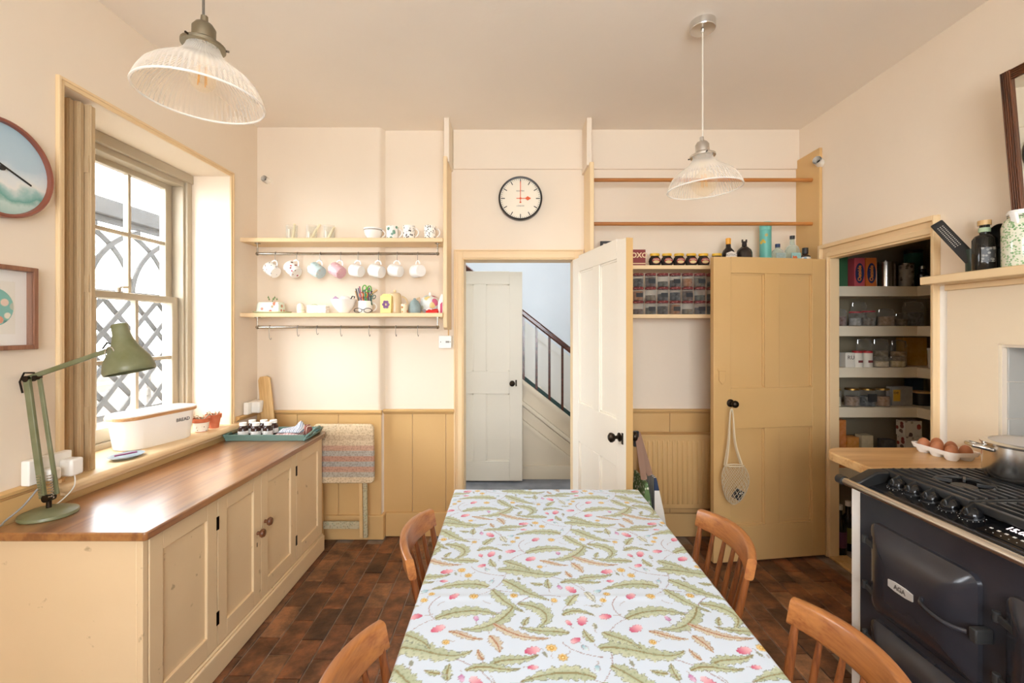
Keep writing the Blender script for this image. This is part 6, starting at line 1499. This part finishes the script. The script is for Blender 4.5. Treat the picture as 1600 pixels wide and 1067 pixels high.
for px_, lab in ((1328, 'white tub with red cap next to the lettered block pack'), (1343, 'white tub with red cap nearest the tall clip jars')):
    t = thing('salt_tub', lab, 'tub', (gx_(px_), 2.985, z), 0, 'white tubs with red caps'); MB().lathe([(0, 0), (.030, 0), (.030, .092), (0, .092)], n=22).build('tub', paint('white_tin', 'e3ded2'), t); MB().lathe([(0, .0925), (.031, .0925), (.029, .106), (0, .108)], n=22).build('cap', paint('red_cap', 'b3262a', .4), t); MB().box(-.014, .014, -.0308, -.028, .030, .045).build('label_panel', paint('maroon_label', '7a2a2a', .6), t)
for px_, Y_, r_, h_, f_, lab in ((1350, 3.10, .045, .185, 'b59a6a', 'tall clip-top jar of pale flour at the back of the third pantry shelf'), (1376, 3.10, .045, .185, '8a7a5a', 'tall clip-top jar with dark label on the third pantry shelf'), (1404, 3.06, .045, .175, 'a0825a', 'tall clip-top jar in front of the yellow bag in the pantry'), (1376, 2.99, .046, .07, 'c9b592', 'low jar of oats at the front of the third pantry shelf'), (1402, 2.985, .043, .072, 'c2a878', 'low jar of nuts at the front of the third pantry shelf')):
    clip_jar(gx_(px_, Y_), Y_, z, r_, h_, f_, lab)
t = carton(gx_(1424, 3.14), 3.14, z, .16, .06, .19, paint('yellow_bag', 'c9982a', .6, .15, 0, 20), 'large yellow bag at the back of the third pantry shelf', 'bag')
t = thing('nut_butter_tub', 'white tub with an orange picture on the return pantry shelf', 'tub', (2.715, 2.88, z)); MB().lathe([(0, 0), (.052, 0), (.056, .115), (0, .115)], n=30).build('tub', paint('white_tin', 'e3ded2'), t); MB().lathe([(0, .1155), (.058, .1155), (.058, .127), (0, .127)], n=30).build('lid', PLAST, t)
m = MB(); m.prism([(.036*math.cos(a)-.004, .078+.024*math.sin(a)) for a in np.linspace(0, PI, 14)], -.0575, -.050, 'XZ'); m.build('picture_print', paint('orange_picture', 'c9703a', .6), t); text('Meridian', .022, paint('maroon_letters', '7a1f24', .6), t, TM((0, -.058, .065), *FRONT), ext=.0002); 
z = PSZ[3]
for px_, r_, h_, f_, lab in ((1303, .040, .118, 'd9cfae', 'gold lidded jar of pale grains at the door end of the fourth pantry shelf'), (1331, .043, .118, '7a5a3a', 'gold lidded jar of brown nuts on the fourth pantry shelf'), (1355, .045, .118, '2c2c2c', 'gold lidded jar with black label on the fourth pantry shelf'), (1379, .040, .118, '9a7045', 'gold lidded jar of seeds beside the grey packet in the pantry')):
    t = clip_jar(gx_(px_, 3.0), 3.0, z, r_, h_, f_, lab, 'b08d4e', True)
    if px_ == 1355: MB().box(-.028, .028, -.0465, -.040, .035, .085).build('label_panel', paint('chalk_label', '1f1f22'), t)
t = carton(gx_(1403), 3.04, z, .135, .05, .125, paint('silver_grey_pack', '9a9894', .4, .15, 0, 25), 'grey packet with a yellow panel on the fourth pantry shelf', 'packet'); MB().box(-.06, -.015, -.0262, -.0248, .03, .105).build('yellow_panel', paint('pack_yellow', 'd9a92c', .5), t); text('oe', .034, BK, t, TM((-.042, -.0265, .088), *FRONT), ext=.0002)
t = thing('black_crock', 'black crock with wooden lid on the corner of the fourth pantry shelf', 'crock', (gx_(1440, 3.05), 3.05, z)); MB().lathe([(0, 0), (.05, 0), (.052, .08), (0, .08)], n=26).build('crock', BLACKP, t); MB().lathe([(0, .081), (.053, .081), (.053, .092), (0, .092)], n=26).build('lid', PALEW, t)
carton(gx_(1428, 3.15), 3.15, z, .09, .05, .165, paint('navy_box', '2a3f58', .5), 'dark blue box at the back of the fourth pantry shelf')
t = thing('green_beaker', 'green and white beaker on the return pantry shelf', 'beaker', (2.70, 2.84, z)); MB().lathe([(0, 0), (.034, 0), (.038, .125), (0, .125)], n=24).build('beaker', paint('green_tin', '4a7a64', .5), t); MB().lathe([(.0355, .0), (.037, .045), (.0375, .045)], n=24).build('pale_band', paint('white_tin', 'e3ded2'), t)
z = PSZ[4]
for px_, Y_, h_, c_, lab in ((1308, 3.0, .31, 'c9782a', 'tall orange pasta packet on the lowest pantry shelf'), (1328, 2.99, .20, 'd08a2c', 'short orange pasta packet on the lowest pantry shelf'), (1350, 3.0, .21, 'cbbd9a', 'cream flour bag on the lowest pantry shelf'), (1385, 3.04, .17, '4a4540', 'dark box in the middle of the lowest pantry shelf')):
    carton(gx_(px_, Y_), Y_, z, .075, .06, h_, paint('pk_'+c_, c_, .6, .15, 0, 30), lab, 'packet')
for i in range(3):
    carton(gx_(1420, 3.0)+.006*(i % 2), 3.0, z+i*.102, .11, .07, .10, speckle('small_carton_print', 'd9d4ca', ['8a3a34', '6a655c', 'bdb7aa'], 30, .45), ('lowest', 'middle', 'topmost')[i]+' of three stacked pale cartons on the lowest pantry shelf')
for px_, Y_, c_, lab in ((1312, 2.93, '5a2a52', 'dark bottle with purple label on the pantry floor'), (1325, 2.99, '7a7a3a', 'dark bottle with olive label on the pantry floor')):
    t = thing('wine_bottle', lab, 'bottle', (gx_(px_, Y_), Y_, 0)); MB().lathe([(0, 0), (.036, 0), (.038, .004), (.038, .19), (.03, .215), (.0145, .235), (.014, .285), (0, .285)], n=24).build('bottle', paint('dark_bottle', '15110a'), t); MB().lathe([(.0384, .05), (.0388, .051), (.0388, .15), (.0384, .151)], n=24).build('label_wrap', paint('wine_label_'+c_, c_, .6), t); MB().lathe([(0, .284), (.016, .284), (.016, .315), (0, .316)], n=18).build('cap', PLAST, t)
structure('trim_19', MB().box(XR-.01, XP+.06, PY0, PY1, -.005, .012), PALEW, 'worn wooden threshold of the pantry doorway', 'trim', .004)
